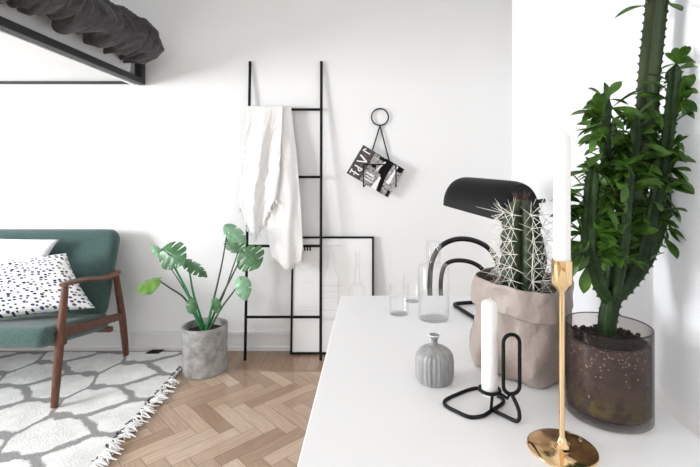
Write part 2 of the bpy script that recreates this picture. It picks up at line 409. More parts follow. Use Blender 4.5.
M['curtain'] = curtain_mat()

# ---------------------------------------------------------------- the room
XL, XR, YB, YF, ZC = -4.2, 1.0, 2.875, -2.4, 2.75
def make_floor():
    bm = bmesh.new(); uv = bm.loops.layers.uv.verify(); pl = bm.faces.layers.float.new('plank')
    L, W = 0.305, 0.0705; r2 = math.sqrt(2); g = 0.0007
    y0 = 1.85-(W/2+L/2)/r2
    T = lambda u, v: Vector(((u+v)/r2, (v-u)/r2+y0, 0))
    rnd = random.Random(3)
    def plank(u, v, lu, lv):
        c = T(u+lu/2, v+lv/2)
        if not (XL-0.2 < c.x < XR+0.2 and YF-0.2 < c.y < 2.75): return
        q = [(u+g, v+g), (u+lu-g, v+g), (u+lu-g, v+lv-g), (u+g, v+lv-g)]
        f = bm.faces.new([bm.verts.new(T(*p)) for p in q])
        val = min(1, max(0, rnd.gauss(0.5, 0.17)))
        f[pl] = val
        o1, o2 = rnd.random()*30, rnd.random()*30
        for l, p in zip(f.loops, q):
            a, b = p[0]-u, p[1]-v
            l[uv].uv = (a+o1, b+o2) if lu > lv else (b+o1, a+o2)
    for m_ in range(-16, 16):
        for i in range(-90, 90):
            u, v = i*W+m_*L, i*W-m_*L
            plank(u, v, L, W); plank(u, v+W, W, L)
    def clip(co, no):
        bmesh.ops.bisect_plane(bm, geom=bm.verts[:]+bm.edges[:]+bm.faces[:], plane_co=co, plane_no=no, clear_outer=True)
    YE = 2.552
    clip((0, YE, 0), (0, 1, 0)); clip((0, YF, 0), (0, -1, 0)); clip((XL, 0, 0), (-1, 0, 0)); clip((XR, 0, 0), (1, 0, 0))
    def quad(x0, x1, ya, yb, along_y):
        q = [(x0+g, ya+g), (x1-g, ya+g), (x1-g, yb-g), (x0+g, yb-g)]
        f = bm.faces.new([bm.verts.new((a, b, 0)) for a, b in q]); f[pl] = min(1, max(0, rnd.gauss(0.05, 0.12)))
        o1, o2 = rnd.random()*30, rnd.random()*30
        for l, (a, b) in zip(f.loops, q): l[uv].uv = (b+o1, a+o2) if along_y else (a+o1, b+o2)
    x = XL
    while x < XR-0.01:
        quad(x, min(x+W, XR), YE+0.026, YB, True); x += W
    x = XL
    while x < XR-0.01:
        quad(x, min(x+0.9, XR), YE, YE+0.026, False); x += 0.9
    n = len(bm.faces)
    z = -0.0015
    f = bm.faces.new([bm.verts.new(p) for p in ((XL, YF, z), (XR, YF, z), (XR, YB, z), (XL, YB, z))]); f.material_index = 1
    f = bm.faces.new([bm.verts.new(p) for p in ((XL, YF, -0.1), (XL, YB, -0.1), (XR, YB, -0.1), (XR, YF, -0.1))]); f.material_index = 1
    vals = [f[pl] for f in bm.faces]
    me = bpy.data.meshes.new('floor'); bm.to_mesh(me); bm.free()
    me.materials.append(M['floor']); me.materials.append(M['floorgap'])
    return struct((lambda o: (COL.objects.link(o), o)[1])(bpy.data.objects.new('floor', me)))
make_floor()
def sbox(name, lo, hi, m, bevel=0):
    b = MB(); b.box(lo, hi); return struct(b.build(name, m, smooth=False, bevel=bevel))
sbox('wall_back', (XL-0.1, YB, -0.1), (XR+0.1, YB+0.1, ZC+0.1), M['wall'])
sbox('ceiling', (XL-0.1, YF-0.1, ZC), (XR+0.1, YB, ZC+0.1), M['ceiling'])
def wall_with_hole(name, axis, pos, thick, a0, a1, h0, h1, z0, z1):
    """axis 'x': a wall at x=pos running along y from a0 to a1; hole h0..h1, z0..z1"""
    b = MB()
    def bx(s0, s1, za, zb):
        if axis == 'x': b.box((min(pos, pos+thick), s0, za), (max(pos, pos+thick), s1, zb))
        else: b.box((s0, min(pos, pos+thick), za), (s1, max(pos, pos+thick), zb))
    bx(a0, h0, 0, ZC); bx(h1, a1, 0, ZC); bx(h0, h1, 0, z0); bx(h0, h1, z1, ZC)
    return struct(b.build(name, M['wall'], smooth=False))
wall_with_hole('wall_right', 'x', XR, 0.12, YF, YB, -0.6, 1.7, 0.72, 2.4)
wall_with_hole('wall_left', 'x', XL, -0.12, YF, YB, -0.4, 1.3, 0.6, 2.3)
wall_with_hole('wall_rear', 'y', YF, -0.12, XL, XR, -2.6, 0.0, 0.9, 2.5)
def window(n, axis, pos, a0, a1, z0, z1):
    b = MB(); t = 0.05
    def bx(s0, s1, za, zb):
        if axis == 'x': b.box((pos-0.03, s0, za), (pos+0.03, s1, zb))
        else: b.box((s0, pos-0.03, za), (s1, pos+0.03, zb))
    bx(a0, a0+t, z0, z1); bx(a1-t, a1, z0, z1); bx(a0+t, a1-t, z0, z0+t); bx(a0+t, a1-t, z1-t, z1)
    mid = (a0+a1)/2; bx(mid-t/2, mid+t/2, z0+t, z1-t)
    o = struct(b.build('window_%d' % n, M['base'], smooth=False))
    g = MB(); pos2 = pos
    if axis == 'x': g.box((pos-0.004, a0+t, z0+t), (pos+0.004, a1-t, z1-t))
    else: g.box((a0+t, pos-0.004, z0+t), (a1-t, pos+0.004, z1-t))
    g.build('window_pane', M['glass'], o, smooth=False)
window(1, 'x', XR+0.06, -0.6, 1.7, 0.72, 2.4)
window(2, 'x', XL-0.06, -0.4, 1.3, 0.6, 2.3)
window(3, 'y', YF-0.06, -2.6, 0.0, 0.9, 2.5)  # unseen rear window, added to go with the fill light
b = MB()                                            # moulded skirting along the back wall
b.box((XL, YB-0.014, 0), (XR, YB, 0.118)); b.box((XL, YB-0.022, 0.105), (XR, YB, 0.128)); b.box((XL, YB-0.020, 0), (XR, YB, 0.030))
b.box((-1.606, YB-0.019, 0.03), (-1.598, YB, 0.105))
struct(b.build('baseboard_back', M['base'], smooth=False, bevel=0.002))
b = MB(); b.box((XR-0.014, 1.75, 0), (XR, YB-0.022, 0.12)); struct(b.build('baseboard_right', M['base'], smooth=False, bevel=0.003))

# curtain hanging close beside the desk
def curtain_fn(u, v):
    Y = -0.35+u*2.0; z = 0.03+v*2.55
    amp = 0.034
    x = 0.562+amp*math.sin(Y*15+0.6*nz(Y*2, z*0.4))+0.006*math.sin(Y*41+1.3)+0.012*nz(Y*3, z*0.7, 3)
    return Vector((max(x, 0.522), Y, z))
t = thing('curtain', 'sheer white floor-length curtain hanging beside the white desk', 'curtain', (0.535, 0.65, 0.03))
b = MB(); b.grid(curtain_fn, 240, 30); b.build('curtain_panel', M['curtain'], t)
b = MB(); b.tube([(0.535, -0.6, 2.6), (0.535, 1.75, 2.6)], 0.012); 
for y in (-0.5, 1.7): b.tube([(0.535, y, 2.6), (0.535, y, ZC)], 0.008)
b.build('curtain_rod', M['base'], t)

# ---------------------------------------------------------------- loft bed
t = thing('loft_bed', 'loft bed with dark steel frame and white underside high on the wall', 'bed', (-2.4, 2.0, 1.75))
xr, xl, y0, y1, zb = -1.500, -3.6, 1.05, 2.86, 1.768
b = MB(); b.box((xl+0.04, y0+0.04, zb+0.022), (xr-0.088, y1-0.015, zb+0.05)); b.build('underside_panel', M['base'], t, smooth=False, bevel=0.002)
b = MB()
b.box((xr-0.045, y0, zb), (xr, y1, zb+0.039))
b.build('side_rail', M['charcoal'], t, smooth=False, bevel=0.003)
b = MB(); b.box((xr-0.082, y0, zb-0.004), (xr-0.052, y1-0.015, zb+0.03)); b.build('trim_strip', M['base'], t, smooth=False, bevel=0.002)
b = MB(); b.box((xl, y1-0.014, zb+0.006), (xr-0.046, y1, zb+0.03)); b.build('wall_rail', M['charcoal'], t, smooth=False)
b = MB(); b.box((xl, y0, zb), (xr-0.046, y0+0.035, zb+0.045)); b.build('front_rail', M['charcoal'], t, smooth=False)
b = MB(); b.box((xr-0.045, y1-0.05, zb+0.040), (xr, y1, zb+0.16)); b.build('corner_post', M['charcoal'], t, smooth=False, bevel=0.003)
for yy in (y0, y1-0.05):
    b = MB(); b.box((xl-0.05, yy, 0), (xl, yy+0.05, zb+0.05)); b.build('leg', M['charcoal'], t, smooth=False)
b = MB(); b.box((xl, y0+0.05, zb+0.052), (xr-0.05, y1-0.06, zb+0.24)); b.build('mattress', M['mattress'], t, smooth=False, bevel=0.03)
# duvet over the edge
def duvet_fn(u, v):
    Y = 1.0+u*1.76
    e = max(0, (u-0.86)/0.14); e = 1-math.sqrt(max(0, 1-e*e)) if e < 1 else 1   # rounds off towards the wall
    sect = [(-1.50, 1.900), (-1.41, 1.868), (-1.33, 1.885), (-1.275, 1.94), (-1.285, 2.0), (-1.36, 2.06), (-1.52, 2.085), (-1.8, 2.09), (-2.4, 2.09), (-3.4, 2.09)]
    k = v*(len(sect)-1); i = min(int(k), len(sect)-2); f = k-i; f = f*f*(3-2*f)*0.5+f*0.5
    x = lerp(sect[i][0], sect[i+1][0], f); z = lerp(sect[i][1], sect[i+1][1], f)
    w = min(1, v*3)*(1.0 if v < 0.7 else 0.5)
    fold = abs(nz(Y*8+v*2.6, v*1.6, 1.7))*2-0.5; fold2 = (1-abs(nz(Y*17+v*5, v*3, 5))*4)*0.8+0.5*nz(Y*34+v*7, v*6, 2)
    dr = 0.045*fold+0.016*fold2
    x += dr*(1.0 if v < 0.55 else 0.2)*0.9; z += dr*(0.35 if v > 0.3 else 0.75)
    if v < 0.3: z -= 0.10*max(0, (1.85-Y))*(0.3-v)/0.3
    if v < 0.25: z += (0.036*nz(Y*9, 3)+0.030*math.sin(Y*30+2*nz(Y*3)))*(0.25-v)*4
    x = lerp(x, max(x-0.08, -3.4) if x < -1.45 else -1.40, e); z = lerp(z, 1.97+(v-0.5)*0.12, e)
    return Vector((x, Y, z))
b = MB(); b.grid(duvet_fn, 260, 110)
tag(b.build('duvet', M['duvet'], loc=(-2.2, 1.9, 1.9), solid=0.012, smooth='s'), 'rumpled charcoal duvet spilling over the edge of the loft bed', 'duvet')

# ---------------------------------------------------------------- rug
Rloc = (0, 0, 0)
def rug_fn(u, v):
    y = 0.55+v*2.26; x = -3.55+u*(2.42+(2.5-y)*0.035)
    return Vector((x+0.006*math.sin(y*9)*(u > 0.99), y, 0.010+0.0025*nz(x*3, y*3)+0.001*nz(x*11, y*11)))
b = MB(); b.grid(rug_fn, 90, 90)
rug = tag(b.build('rug', M['rug'], loc=(0, 0, 0), solid=0.008), 'white wool rug with grey trellis pattern and tasselled edge', 'rug')
b = MB(); rnd = random.Random(11)
def fringe(bm_, n, dark):
    for _ in range(n):
        y = rnd.uniform(0.56, 2.80); Lg = rnd.uniform(0.035, 0.085)*(0.6 if dark else 1); a = rnd.gauss(-0.35, 0.45)
        p0 = Vector((-1.132+(2.5-y)*0.035-(0.004 if not dark else 0.02)*rnd.random(), y, 0.014+0.004*rnd.random()))
        if 2.43 < y < 2.72: Lg = min(Lg, 0.012)
        p2 = p0+Vector((math.cos(a)*Lg, math.sin(a)*Lg, -0.006+0.005*rnd.random())); p2.z = max(p2.z, 0.004)
        mid = (p0+p2)/2+Vector((0, rnd.gauss(0, 0.008), 0.006))
        bm_.tube([p0, mid, p2], [0.0034, 0.0048, 0.0026] if not dark else [0.003, 0.003, 0.002], seg=5)
fringe(b, 420, False); o = b.build('fringe', M['fringe'], rug, label='tangled white tassels'); o['kind'] = 'stuff'
b = MB(); fringe(b, 130, True); o = b.build('fringe_yarn', M['fringe_dark'], rug, label='dark yarn ends'); o['kind'] = 'stuff'
b = MB(); b.hexa([(-1.457, 2.775, 0.0165), (-1.372, 2.775, 0.0165), (-1.365, 2.835, 0.0165), (-1.44, 2.835, 0.0165), (-1.457, 2.775, 0.0195), (-1.372, 2.775, 0.0195), (-1.365, 2.835, 0.0195), (-1.44, 2.835, 0.0195)])
b.build('rug_label', M['ink'], rug, smooth=False, label='small black label')

# ---------------------------------------------------------------- sofa
t = thing('sofa', 'teal green two-seat sofa with open walnut armrest', 'sofa', (-2.4, 2.4, 0))
def slab_fn(p00, p10, p01, p11, thick):
    """rounded slab between four corner points, thickness along its normal"""
    pass
def slab(mb, c, th, seg=24, edge=0.035, soft=0.006, corner=0.07):
    """cushion-like slab. c: corners (00,10,11,01). Rounded outline corners and pillowed faces."""
    c = [Vector(p) for p in c]
    n = (c[1]-c[0]).cross(c[3]-c[0]).normalized()
    lu = (c[1]-c[0]).length; lv = (c[3]-c[0]).length
    def pt(u, v): return c[0].lerp(c[1], u).lerp(c[3].lerp(c[2], u), v)
    def mp(a, b):    # map square (-1..1) with rounded corners
        u, v = (a+1)/2*lu, (b+1)/2*lv
        R = corner
        cx = R if u < R else (lu-R if u > lu-R else u); cy = R if v < R else (lv-R if v > lv-R else v)
        dx, dy = u-cx, v-cy
        if dx and dy:
            m_ = max(abs(dx), abs(dy)); d = math.hypot(dx, dy); dx, dy = dx*m_/d, dy*m_/d
        return (cx+dx)/lu, (cy+dy)/lv
    N = seg
    def prof(q): # distance to edge -> half thickness
        q = max(0, min(1, q/edge)); return math.sqrt(max(0, 1-(1-q)**2))
    ss = []
    for i in range(N+1):
        x = -1+2*i/N; ss.append(math.sin(x*PI/2)*0.35+x*0.65)
    us = sorted(set([-1, 1]+[s*e for s in (-1, 1) for e in [1-2*edge*k*k/25/lu for k in range(6)]]+[x for x in ss if abs(x) < 1-2*edge/lu]))
    vs_ = sorted(set([-1, 1]+[s*e for s in (-1, 1) for e in [1-2*edge*k*k/25/lv for k in range(6)]]+[x for x in ss if abs(x) < 1-2*edge/lv]))
    for sgn in (1, -1):
        V = []
        for a in us:
            row = []
            for b_ in vs_:
                u, v = mp(a, b_)
                d = min((1-abs(a))*lu/2, (1-abs(b_))*lv/2)
                h = th/2*prof(d)*(1+soft/th*2*(1-a*a)*(1-b_*b_))
                row.append(mb.bm.verts.new(pt(u, v)+n*h*sgn))
            V.append(row)
        for i in range(len(us)-1):
            for j in range(len(vs_)-1):
                q = (V[i][j], V[i+1][j], V[i+1][j+1], V[i][j+1]); mb.bm.faces.new(q if sgn > 0 else q[::-1])
    bmesh.ops.remove_doubles(mb.bm, verts=mb.bm.verts, dist=0.0004)
XE = -1.60
b = MB(); slab(b, [(-3.35, 2.09, 0.366), (XE+0.015, 2.09, 0.366), (XE+0.015, 2.64, 0.275), (-3.35, 2.64, 0.275)], 0.10, edge=0.045, corner=0.05, soft=0.01); b.build('seat_cushion', M['teal'], t)
b = MB(); slab(b, [(-3.35, 2.585, 0.30), (XE, 2.585, 0.30), (XE, 2.752, 0.822), (-3.35, 2.752, 0.822)], 0.085, edge=0.04, corner=0.07, soft=0.01); b.build('backrest', M['teal'], t)
for s, xx in ((1, -1.568), (-1, -3.385)):
    b = MB(); b.tube(spline([(xx, 2.128, 0.0165), (xx, 2.16, 0.27), (xx, 2.205, 0.595)], 6), [0.016+0.004*math.sin(PI*k/12) for k in range(13)], seg=14); b.build('leg', M['walnut'], t)
    b = MB(); b.tube(spline([(xx, 2.752, 0.0165), (xx, 2.715, 0.25), (xx, 2.64, 0.57)], 6), [0.016+0.005*math.sin(PI*k/12) for k in range(13)], seg=14); b.build('leg', M['walnut'], t)
    b = MB(); b.hexa([(xx-0.012, 2.17, 0.343), (xx+0.012, 2.17, 0.343), (xx+0.012, 2.70, 0.262), (xx-0.012, 2.70, 0.262),
                      (xx-0.012, 2.17, 0.392), (xx+0.012, 2.17, 0.392), (xx+0.012, 2.69, 0.308), (xx-0.012, 2.69, 0.308)])
    b.build('side_rail', M['walnut'], t, smooth=False, bevel=0.004)
    b = MB()
    arm = spline([(xx-0.003, 2.188, 0.604), (xx, 2.26, 0.604), (xx+0.004, 2.38, 0.590), (xx+0.002, 2.50, 0.566), (xx, 2.61, 0.562), (xx-0.003, 2.665, 0.570)], 8)
    n_ = len(arm); b.tube(arm, [0.012+0.019*math.sin(PI*min(1, 0.18+0.62*k/(n_-1)))*(1 if 0 < k < n_-1 else 0.6) for k in range(n_)], seg=16, sq=(1.0, 0.48)); b.build('armrest', M['walnut'], t)
for yy, zz in ((2.20, 0.325), (2.60, 0.25)):
    b = MB(); b.box((-3.38, yy, zz-0.035), (-1.575, yy+0.03, zz-0.005)); b.build('cross_rail', M['walnut'], t, smooth=False, bevel=0.003)

def pillow(c, th, name, m, label, inset=0.06, ear=0.0, wr=0.006, seed=0):
    c = [Vector(p) for p in c]; n = (c[1]-c[0]).cross(c[3]-c[0]).normalized()
    b = MB(); N = 44
    for sgn in (1, -1):
        def fn(u, v):
            a, q = 2*u-1, 2*v-1
            uu = a*(1-inset*(1-q*q)*abs(a)); vv = q*(1-inset*(1-a*a)*abs(q))
            p = c[0].lerp(c[1], (uu+1)/2).lerp(c[3].lerp(c[2], (uu+1)/2), (vv+1)/2)
            h = ((1-a**2)*(1-q**2))**0.42
            wv = wr*nz(a*2.5+seed, q*2.5, sgn)*min(1, h*2)+wr*0.5*nz(a*7, q*7+seed, sgn)*min(1, h*2)
            return p+n*sgn*(th/2*h+wv)
        b.grid(fn, N, N, uv=True)
    bmesh.ops.remove_doubles(b.bm, verts=b.bm.verts, dist=0.0003)
    o = b.build(name, m, loc=(c[0]+c[1]+c[2]+c[3])/4, smooth='s')
    tag(o, label, 'cushion'); return o
pillow([P(-30, 322, 2.20), P(95, 308, 2.38), P(66, 253, 2.52), P(-42, 268, 2.38)], 0.14, 'cushion', M['spots'], 'white cushion with scattered blue and black spots on the sofa seat')
pillow([P(-80, 310, 2.40), P(30, 302, 2.47), P(59, 239.5, 2.60), P(-95, 233, 2.58)], 0.12, 'cushion', M['whitecloth'], 'plain white cushion leaning on the sofa back behind the spotted cushion', seed=4)

# ---------------------------------------------------------------- monstera
t = thing('potted_monstera', 'monstera plant with long stems in a round concrete pot on the floor', 'plant', (-0.992, 2.57, 0))
def conc(a, r, z): return r*(1+0.006*nz(math.cos(a)*2, math.sin(a)*2, z*9))
b = MB(); b.lathe([(0, 0.0), (0.118, 0.0), (0.124, 0.006), (0.127, 0.14), (0.130, 0.272), (0.127, 0.277), (0.119, 0.277), (0.116, 0.272), (0.113, 0.215), (0, 0.215)], (-0.992, 2.57, 0), 64, conc)
b.build('pot', M['concrete'], t)
b = MB(); b.lathe([(0.1125, 0.216), (0.1125, 0.236), (0.09, 0.242), (0.05, 0.246), (0, 0.244)], (-0.992, 2.57, 0), 32, lambda a, r, z: r); b.build('soil', M['soil'], t)

def big_leaf(mb, base, axis, normal, L, Wd, cuts=5, droop=0.25, fold=0.2, seed=0, nt=60, ns=8, heart=0.16):
    """a split heart-shaped leaf built from a rib and two lobed halves"""
    axis = Vector(axis).normalized(); normal = Vector(normal); normal = (normal-axis*normal.dot(axis)).normalized(); side = axis.cross(normal)
    rn = random.Random(seed)
    cutpos = [[(k+0.8+rn.uniform(-0.15, 0.15))/(cuts+1.1) for k in range(cuts)] for _ in (0, 1)]
    for sgn in (1, -1):
        V = []
        for i in range(nt+1):
            t_ = i/nt
            wv = (math.sin(PI*min(1, t_**0.62)))**0.75 if 0 < t_ < 1 else 0.0
            wv = max(wv, 0.0)
            lim = 1.0
            for cp in cutpos[0 if sgn > 0 else 1]:
                d = abs(t_-cp)
                if d < 0.028: lim = min(lim, 0.36+0.64*(d/0.028)**1.8)
            row = []
            for j in range(ns+1):
                q = j/ns*lim
                x = q*wv*Wd/2
                back = heart*L*(1-t_)**3*(q**1.3)*0.9     # lobes reach behind the stem joint
                fwd = 0.10*L*q*math.sin(PI*t_)
                a = t_*L-back+fwd*0.6
                zd = -droop*L*(t_**2)-fold*x*1.0+0.02*L*math.sin(t_*22+sgn)*q - 0.35*x*x/max(Wd, 1e-4)
                row.append(mb.bm.verts.new(Vector(base)+axis*a+side*sgn*x+normal*zd))
            V.append(row)
        for i in range(nt):
            for j in range(ns):
                try: mb.bm.faces.new((V[i][j], V[i+1][j], V[i+1][j+1], V[i][j+1]))
                except ValueError: pass
pc = Vector((-0.992, 2.57, 0.235))
LEAVES = [  # petiole path (px,py,Y), leaf axis, leaf normal, length, width, cuts, material, stem material, radii
    ([(203, 322, 2.57), (186, 300, 2.52), (170, 288, 2.5), (158, 280, 2.48)], (-1, -0.25, -0.12), (0.0, -0.42, 1), 0.13, 0.17, 0, 'mleaf_bright', 'mstem', 0.0042),
    ([(201, 326, 2.55), (189, 296, 2.5), (177, 272, 2.48), (164, 250, 2.46)], (0.9, -0.45, -0.42), (-0.25, -1, 0.5), 0.155, 0.18, 3, 'mleaf', 'mstem_bright', 0.0055),
    ([(203, 326, 2.6), (194, 296, 2.62), (190, 275, 2.62), (187, 261, 2.6)], (1, -0.1, -0.5), (0.35, -0.45, 1), 0.16, 0.11, 3, 'mleaf', 'mstem_bright', 0.005),
    ([(205, 326, 2.6), (216, 290, 2.62), (223, 258, 2.62), (228, 226, 2.6)], (1, -0.35, -0.62), (0.5, -0.8, 0.8), 0.16, 0.11, 2, 'mleaf_pale', 'mstem', 0.0045),
    ([(206, 326, 2.55), (220, 300, 2.54), (233, 274, 2.52), (244, 252, 2.5)], (0.72, -0.3, -0.62), (-0.15, -1, 0.45), 0.13, 0.19, 3, 'mleaf', 'mstem', 0.0048),
    ([(205, 326, 2.62), (222, 298, 2.66), (232, 270, 2.68), (238, 252, 2.66)], (-0.3, -0.5, 0.5), (-0.3, -1, 0.2), 0.12, 0.15, 4, 'mleaf_pale', 'mstem', 0.0042),
    ([(207, 326, 2.5), (222, 307, 2.5), (234, 291, 2.48), (241, 279, 2.46)], (0.25, -0.3, -1), (0.1, -1, -0.1), 0.13, 0.10, 1, 'mleaf_pale', 'mstem', 0.0042),
    ([(202, 326, 2.52), (196, 318, 2.5), (192, 312, 2.49)], (-0.1, -0.1, 1), (0.2, -1, 0.1), 0.09, 0.065, 0, 'mleaf', 'mstem_bright', 0.005),
    ([(205, 326, 2.52), (211, 312, 2.5), (214, 300, 2.49)], (0.25, -0.2, -1), (-0.2, -1, 0.0), 0.09, 0.065, 0, 'mleaf', 'mstem_bright', 0.005),
    ([(202, 326, 2.6), (190, 300, 2.58), (176, 276, 2.56), (160, 255, 2.54)], (-0.6, -0.1, 0.8), (0.4, -1, 0.3), 0.085, 0.05, 0, 'mleaf_pale', 'mstem', 0.003),
]
for k, (path, ax, nn, L_, W_, cuts, lm, sm, rad) in enumerate(LEAVES):
    pts = [P(*q) for q in path]
    pts[0] = Vector((pc.x+(pts[0].x+1.0)*0.7, pc.y+(pts[0].y-2.57)*0.8, 0.238))
    sp = spline(pts, 8); n_ = len(sp)
    b = MB(); b.tube(sp, [lerp(rad*1.6, rad*0.75, i/(n_-1)) for i in range(n_)], seg=8); so = b.build('stem', M[sm], t)
    b = MB(); big_leaf(b, pts[-1], ax, nn, L_*0.95, W_*0.95, cuts, seed=k); b.build('leaf', M[lm], t, solid=0.0008, smooth='s')

# ---------------------------------------------------------------- poster leaning on the wall
t = thing('framed_poster', 'large thin black framed poster leaning on the wall behind the ladder', 'picture', (-0.26, 2.8, 0))
pw, ph = 0.545, 0.760; x0 = P(290, 356, 2.79).x; yb_, yt_ = 2.80, 2.856
ang = math.atan2(yt_-yb_, ph)
R = Matrix.Rotation(-ang, 4, 'X'); TM = Matrix.Translation((x0, yb_, 0.004)) @ R
def pm(x, y, z): return TM @ Vector((x, y, z))
def pbox(b, lo, hi):
    vs = b.box(lo, hi)
    for v in vs: v.co = TM @ v.co
fr = 0.013
b = MB()
for lo, hi in (((0, -0.008, 0), (fr, 0.008, ph)), ((pw-fr, -0.008, 0), (pw, 0.008, ph)), ((fr, -0.008, 0), (pw-fr, 0.008, fr)), ((fr, -0.008, ph-fr), (pw-fr, 0.008, ph))): pbox(b, lo, hi)
b.build('picture_frame', M['black'], t, smooth=False)
b = MB(); pbox(b, (fr, 0.0, fr), (pw-fr, 0.004, ph-fr)); sheet = b.build('print', M['white_paper'], t, smooth=False)
b = MB(); zf = -0.0008
def line(pts, r=0.0018): b.tube([pm(x, zf, z) for x, z in pts], r, seg=4)
cx_, cz_ = 0.435, 0.40
line([(cx_+0.052*math.cos(a), cz_+0.052*math.sin(a)) for a in [2*PI*k/32 for k in range(33)]])
line([(cx_+0.036*math.cos(a), cz_+0.036*math.sin(a)) for a in [2*PI*k/24 for k in range(25)]], 0.0009)
line([(cx_-0.02, cz_+0.052), (cx_-0.014, cz_+0.09), (cx_-0.009, cz_+0.2), (cx_-0.012, cz_+0.26)]); line([(cx_+0.02, cz_+0.052), (cx_+0.014, cz_+0.09), (cx_+0.009, cz_+0.2), (cx_+0.012, cz_+0.26)])
line([(cx_-0.03, cz_-0.055), (cx_+0.03, cz_-0.055)])
bx_ = 0.26
line([(bx_-0.05, 0.28), (bx_-0.05, 0.5), (bx_-0.02, 0.56), (bx_-0.015, 0.66), (bx_+0.015, 0.66), (bx_+0.02, 0.56), (bx_+0.05, 0.5), (bx_+0.05, 0.28), (bx_-0.05, 0.28)])
line([(bx_-0.07, 0.44), (bx_+0.07, 0.44)]); line([(bx_-0.05, 0.40), (bx_+0.05, 0.40)], 0.001); line([(bx_-0.05, 0.36), (bx_+0.05, 0.36)], 0.001); line([(0.20, 0.70), (0.33, 0.70)])
line([(0.06, 0.30), (0.17, 0.30)], 0.0012); line([(0.06, 0.28), (0.17, 0.28)], 0.0009); line([(0.08, 0.46), (0.15, 0.46)], 0.001)
line([(0.09+0.05*math.cos(a), 0.60+0.04*math.sin(a)-0.02) for a in [PI*k/12+PI for k in range(13)]])
b.build('drawing', M['faintink'], sheet, smooth=False, label='faint grey line drawing of a bottle and a round flask')
b = MB(); pbox(b, (fr, -0.0045, fr), (pw-fr, -0.003, ph-fr)); b.build('glazing', M['glass'], t, smooth=False)

# ---------------------------------------------------------------- ladder
t = thing('ladder', 'thin black metal ladder leaning on the wall with a towel on it', 'ladder', (-0.56, 2.73, 0))
LT = [Vector((-0.805, 2.862, 1.925)), Vector((-0.330, 2.862, 1.925))]; LB = [Vector((-0.795, 2.715, 0.0)), Vector((-0.318, 2.715, 0.0))]
for k in (0, 1):
    b = MB(); b.tube([LB[k], LT[k]], 0.0092, seg=14); b.build('rail', M['black'], t)
def lad(z): f = z/1.925; return LB[0].lerp(LT[0], f), LB[1].lerp(LT[1], f)
RZ = []
for py in (109.5, 177, 246, 317):
    z = 1.0
    for _ in range(6): Yz = lad(z)[0].y; z = H-(py-CY)*Yz/F
    RZ.append(z); a_, c_ = lad(z)
    b = MB(); b.tube([a_, c_], 0.0088, seg=12); b.build('rung', M['black'], t)
b = MB(); a_, c_ = lad(RZ[2])
for i in range(3):
    x = P(305+i*2.7, 246, 2.77).x
    b.box((x-0.006, a_.y-0.004, RZ[2]-0.030), (x+0.004, a_.y+0.004, RZ[2]-0.004))
b.build('clip', M['charcoal'], t, smooth=False)

# towel draped over the top rung, one long front fall and a shorter bunched layer
a_, c_ = lad(RZ[0]); ry = a_.y; rz = RZ[0]
def edge_tab(tab, v):
    for (v0, x0_), (v1, x1_) in zip(tab, tab[1:]):
        if v <= v1: return lerp(x0_, x1_, (v-v0)/(v1-v0))
    return tab[-1][1]
def towel_long(u, v):     # long back-right part, y from 106 to 267
    py = 106+v*161+ (2.5*math.sin(u*9)+4*(u-0.6)**2*6)*v*-1
    xl_ = edge_tab([(0, 262), (0.5, 264), (0.8, 266), (1, 272)], v); xr_ = edge_tab([(0, 291), (0.3, 296.5), (0.6, 300.5), (0.9, 303), (1, 301)], v)
    px = lerp(xl_, xr_, u)
    zz = H-(py-CY)*2.77/F; Yb = lad(zz)[0].y-0.024-0.01*v
    f = 0.016*math.sin(u*7.5+0.9*v+1.2*nz(u*2, v*2))*min(1, v*3+0.25)+0.01*nz(u*6, v*5, 2)*min(1, v*4)
    p = P(px, py, min(Yb+f*0.8-0.006, lad(zz)[0].y-0.013))
    return p
def towel_short(u, v):    # front bunched part with diagonal hem
    xl_ = edge_tab([(0, 247.2), (0.2, 246), (0.5, 243), (0.8, 239), (1, 240)], v); xr_ = edge_tab([(0, 283), (0.4, 281), (0.75, 280), (1, 277)], v)
    hem = edge_tab([(0, 205), (0.2, 226), (0.42, 239), (0.62, 224), (0.8, 208), (1, 198)], u)
    py = lerp(106, hem, v); px = lerp(xl_, xr_, u)
    f = 0.02*math.sin(u*10+2.4*v+1.6*nz(u*2, v*2.5, 8))*min(1, v*2.5+0.12)+0.016*abs(nz(u*6+3*v, v*6, 4))*min(1, v*4)+0.010*abs(nz(u*14, v*15))*min(1, v*3)
    zz = H-(py-CY)*2.77/F; return P(px, py, min(lad(zz)[0].y-0.052+f*0.9, lad(zz)[0].y-0.02))
def over(b, px0, px1, fy, z_off=0.0):
    pass
b = MB()
b.grid(towel_long, 40, 90); b.grid(towel_short, 48, 90)
def cap_fn(u, v):         # the bend over the rung and a short fall behind it
    x = lerp(P(249.5, 0, ry).x, P(290.5, 0, ry).x, u)
    if v < 0.5:
        a = PI*v*2; return Vector((x, ry-0.0135*math.cos(a)*1.1, rz+0.0135*math.sin(a)+0.002*nz(x*30, 1)))
    q = (v-0.5)*2
    return Vector((x, min(ry+0.0148+0.004*nz(x*12, q*3), 2.868), rz-q*0.55))
b.grid(cap_fn, 40, 40)
rnd = random.Random(5)    # torn thread fringe along the diagonal hem
for k in range(90):
    u = rnd.random(); p = towel_short(u, 1.0); q = p+Vector((rnd.gauss(0, 0.008), rnd.gauss(0, 0.004), -rnd.uniform(0.012, 0.035)))
    b.tube([p, (p+q)/2+Vector((rnd.gauss(0, 0.003), 0, 0)), q], 0.0012, seg=4)
for k in range(60):
    u = rnd.random(); p = towel_long(u, 1.0); q = p+Vector((rnd.gauss(0, 0.004), 0, -rnd.uniform(0.006, 0.018)))
    b.tube([p, q], 0.001, seg=4)
tag(b.build('towel', M['linen'], loc=(-0.65, ry, rz), solid=0.003, smooth='s'), 'crumpled off-white linen towel hanging over the top rung of the ladder', 'towel')

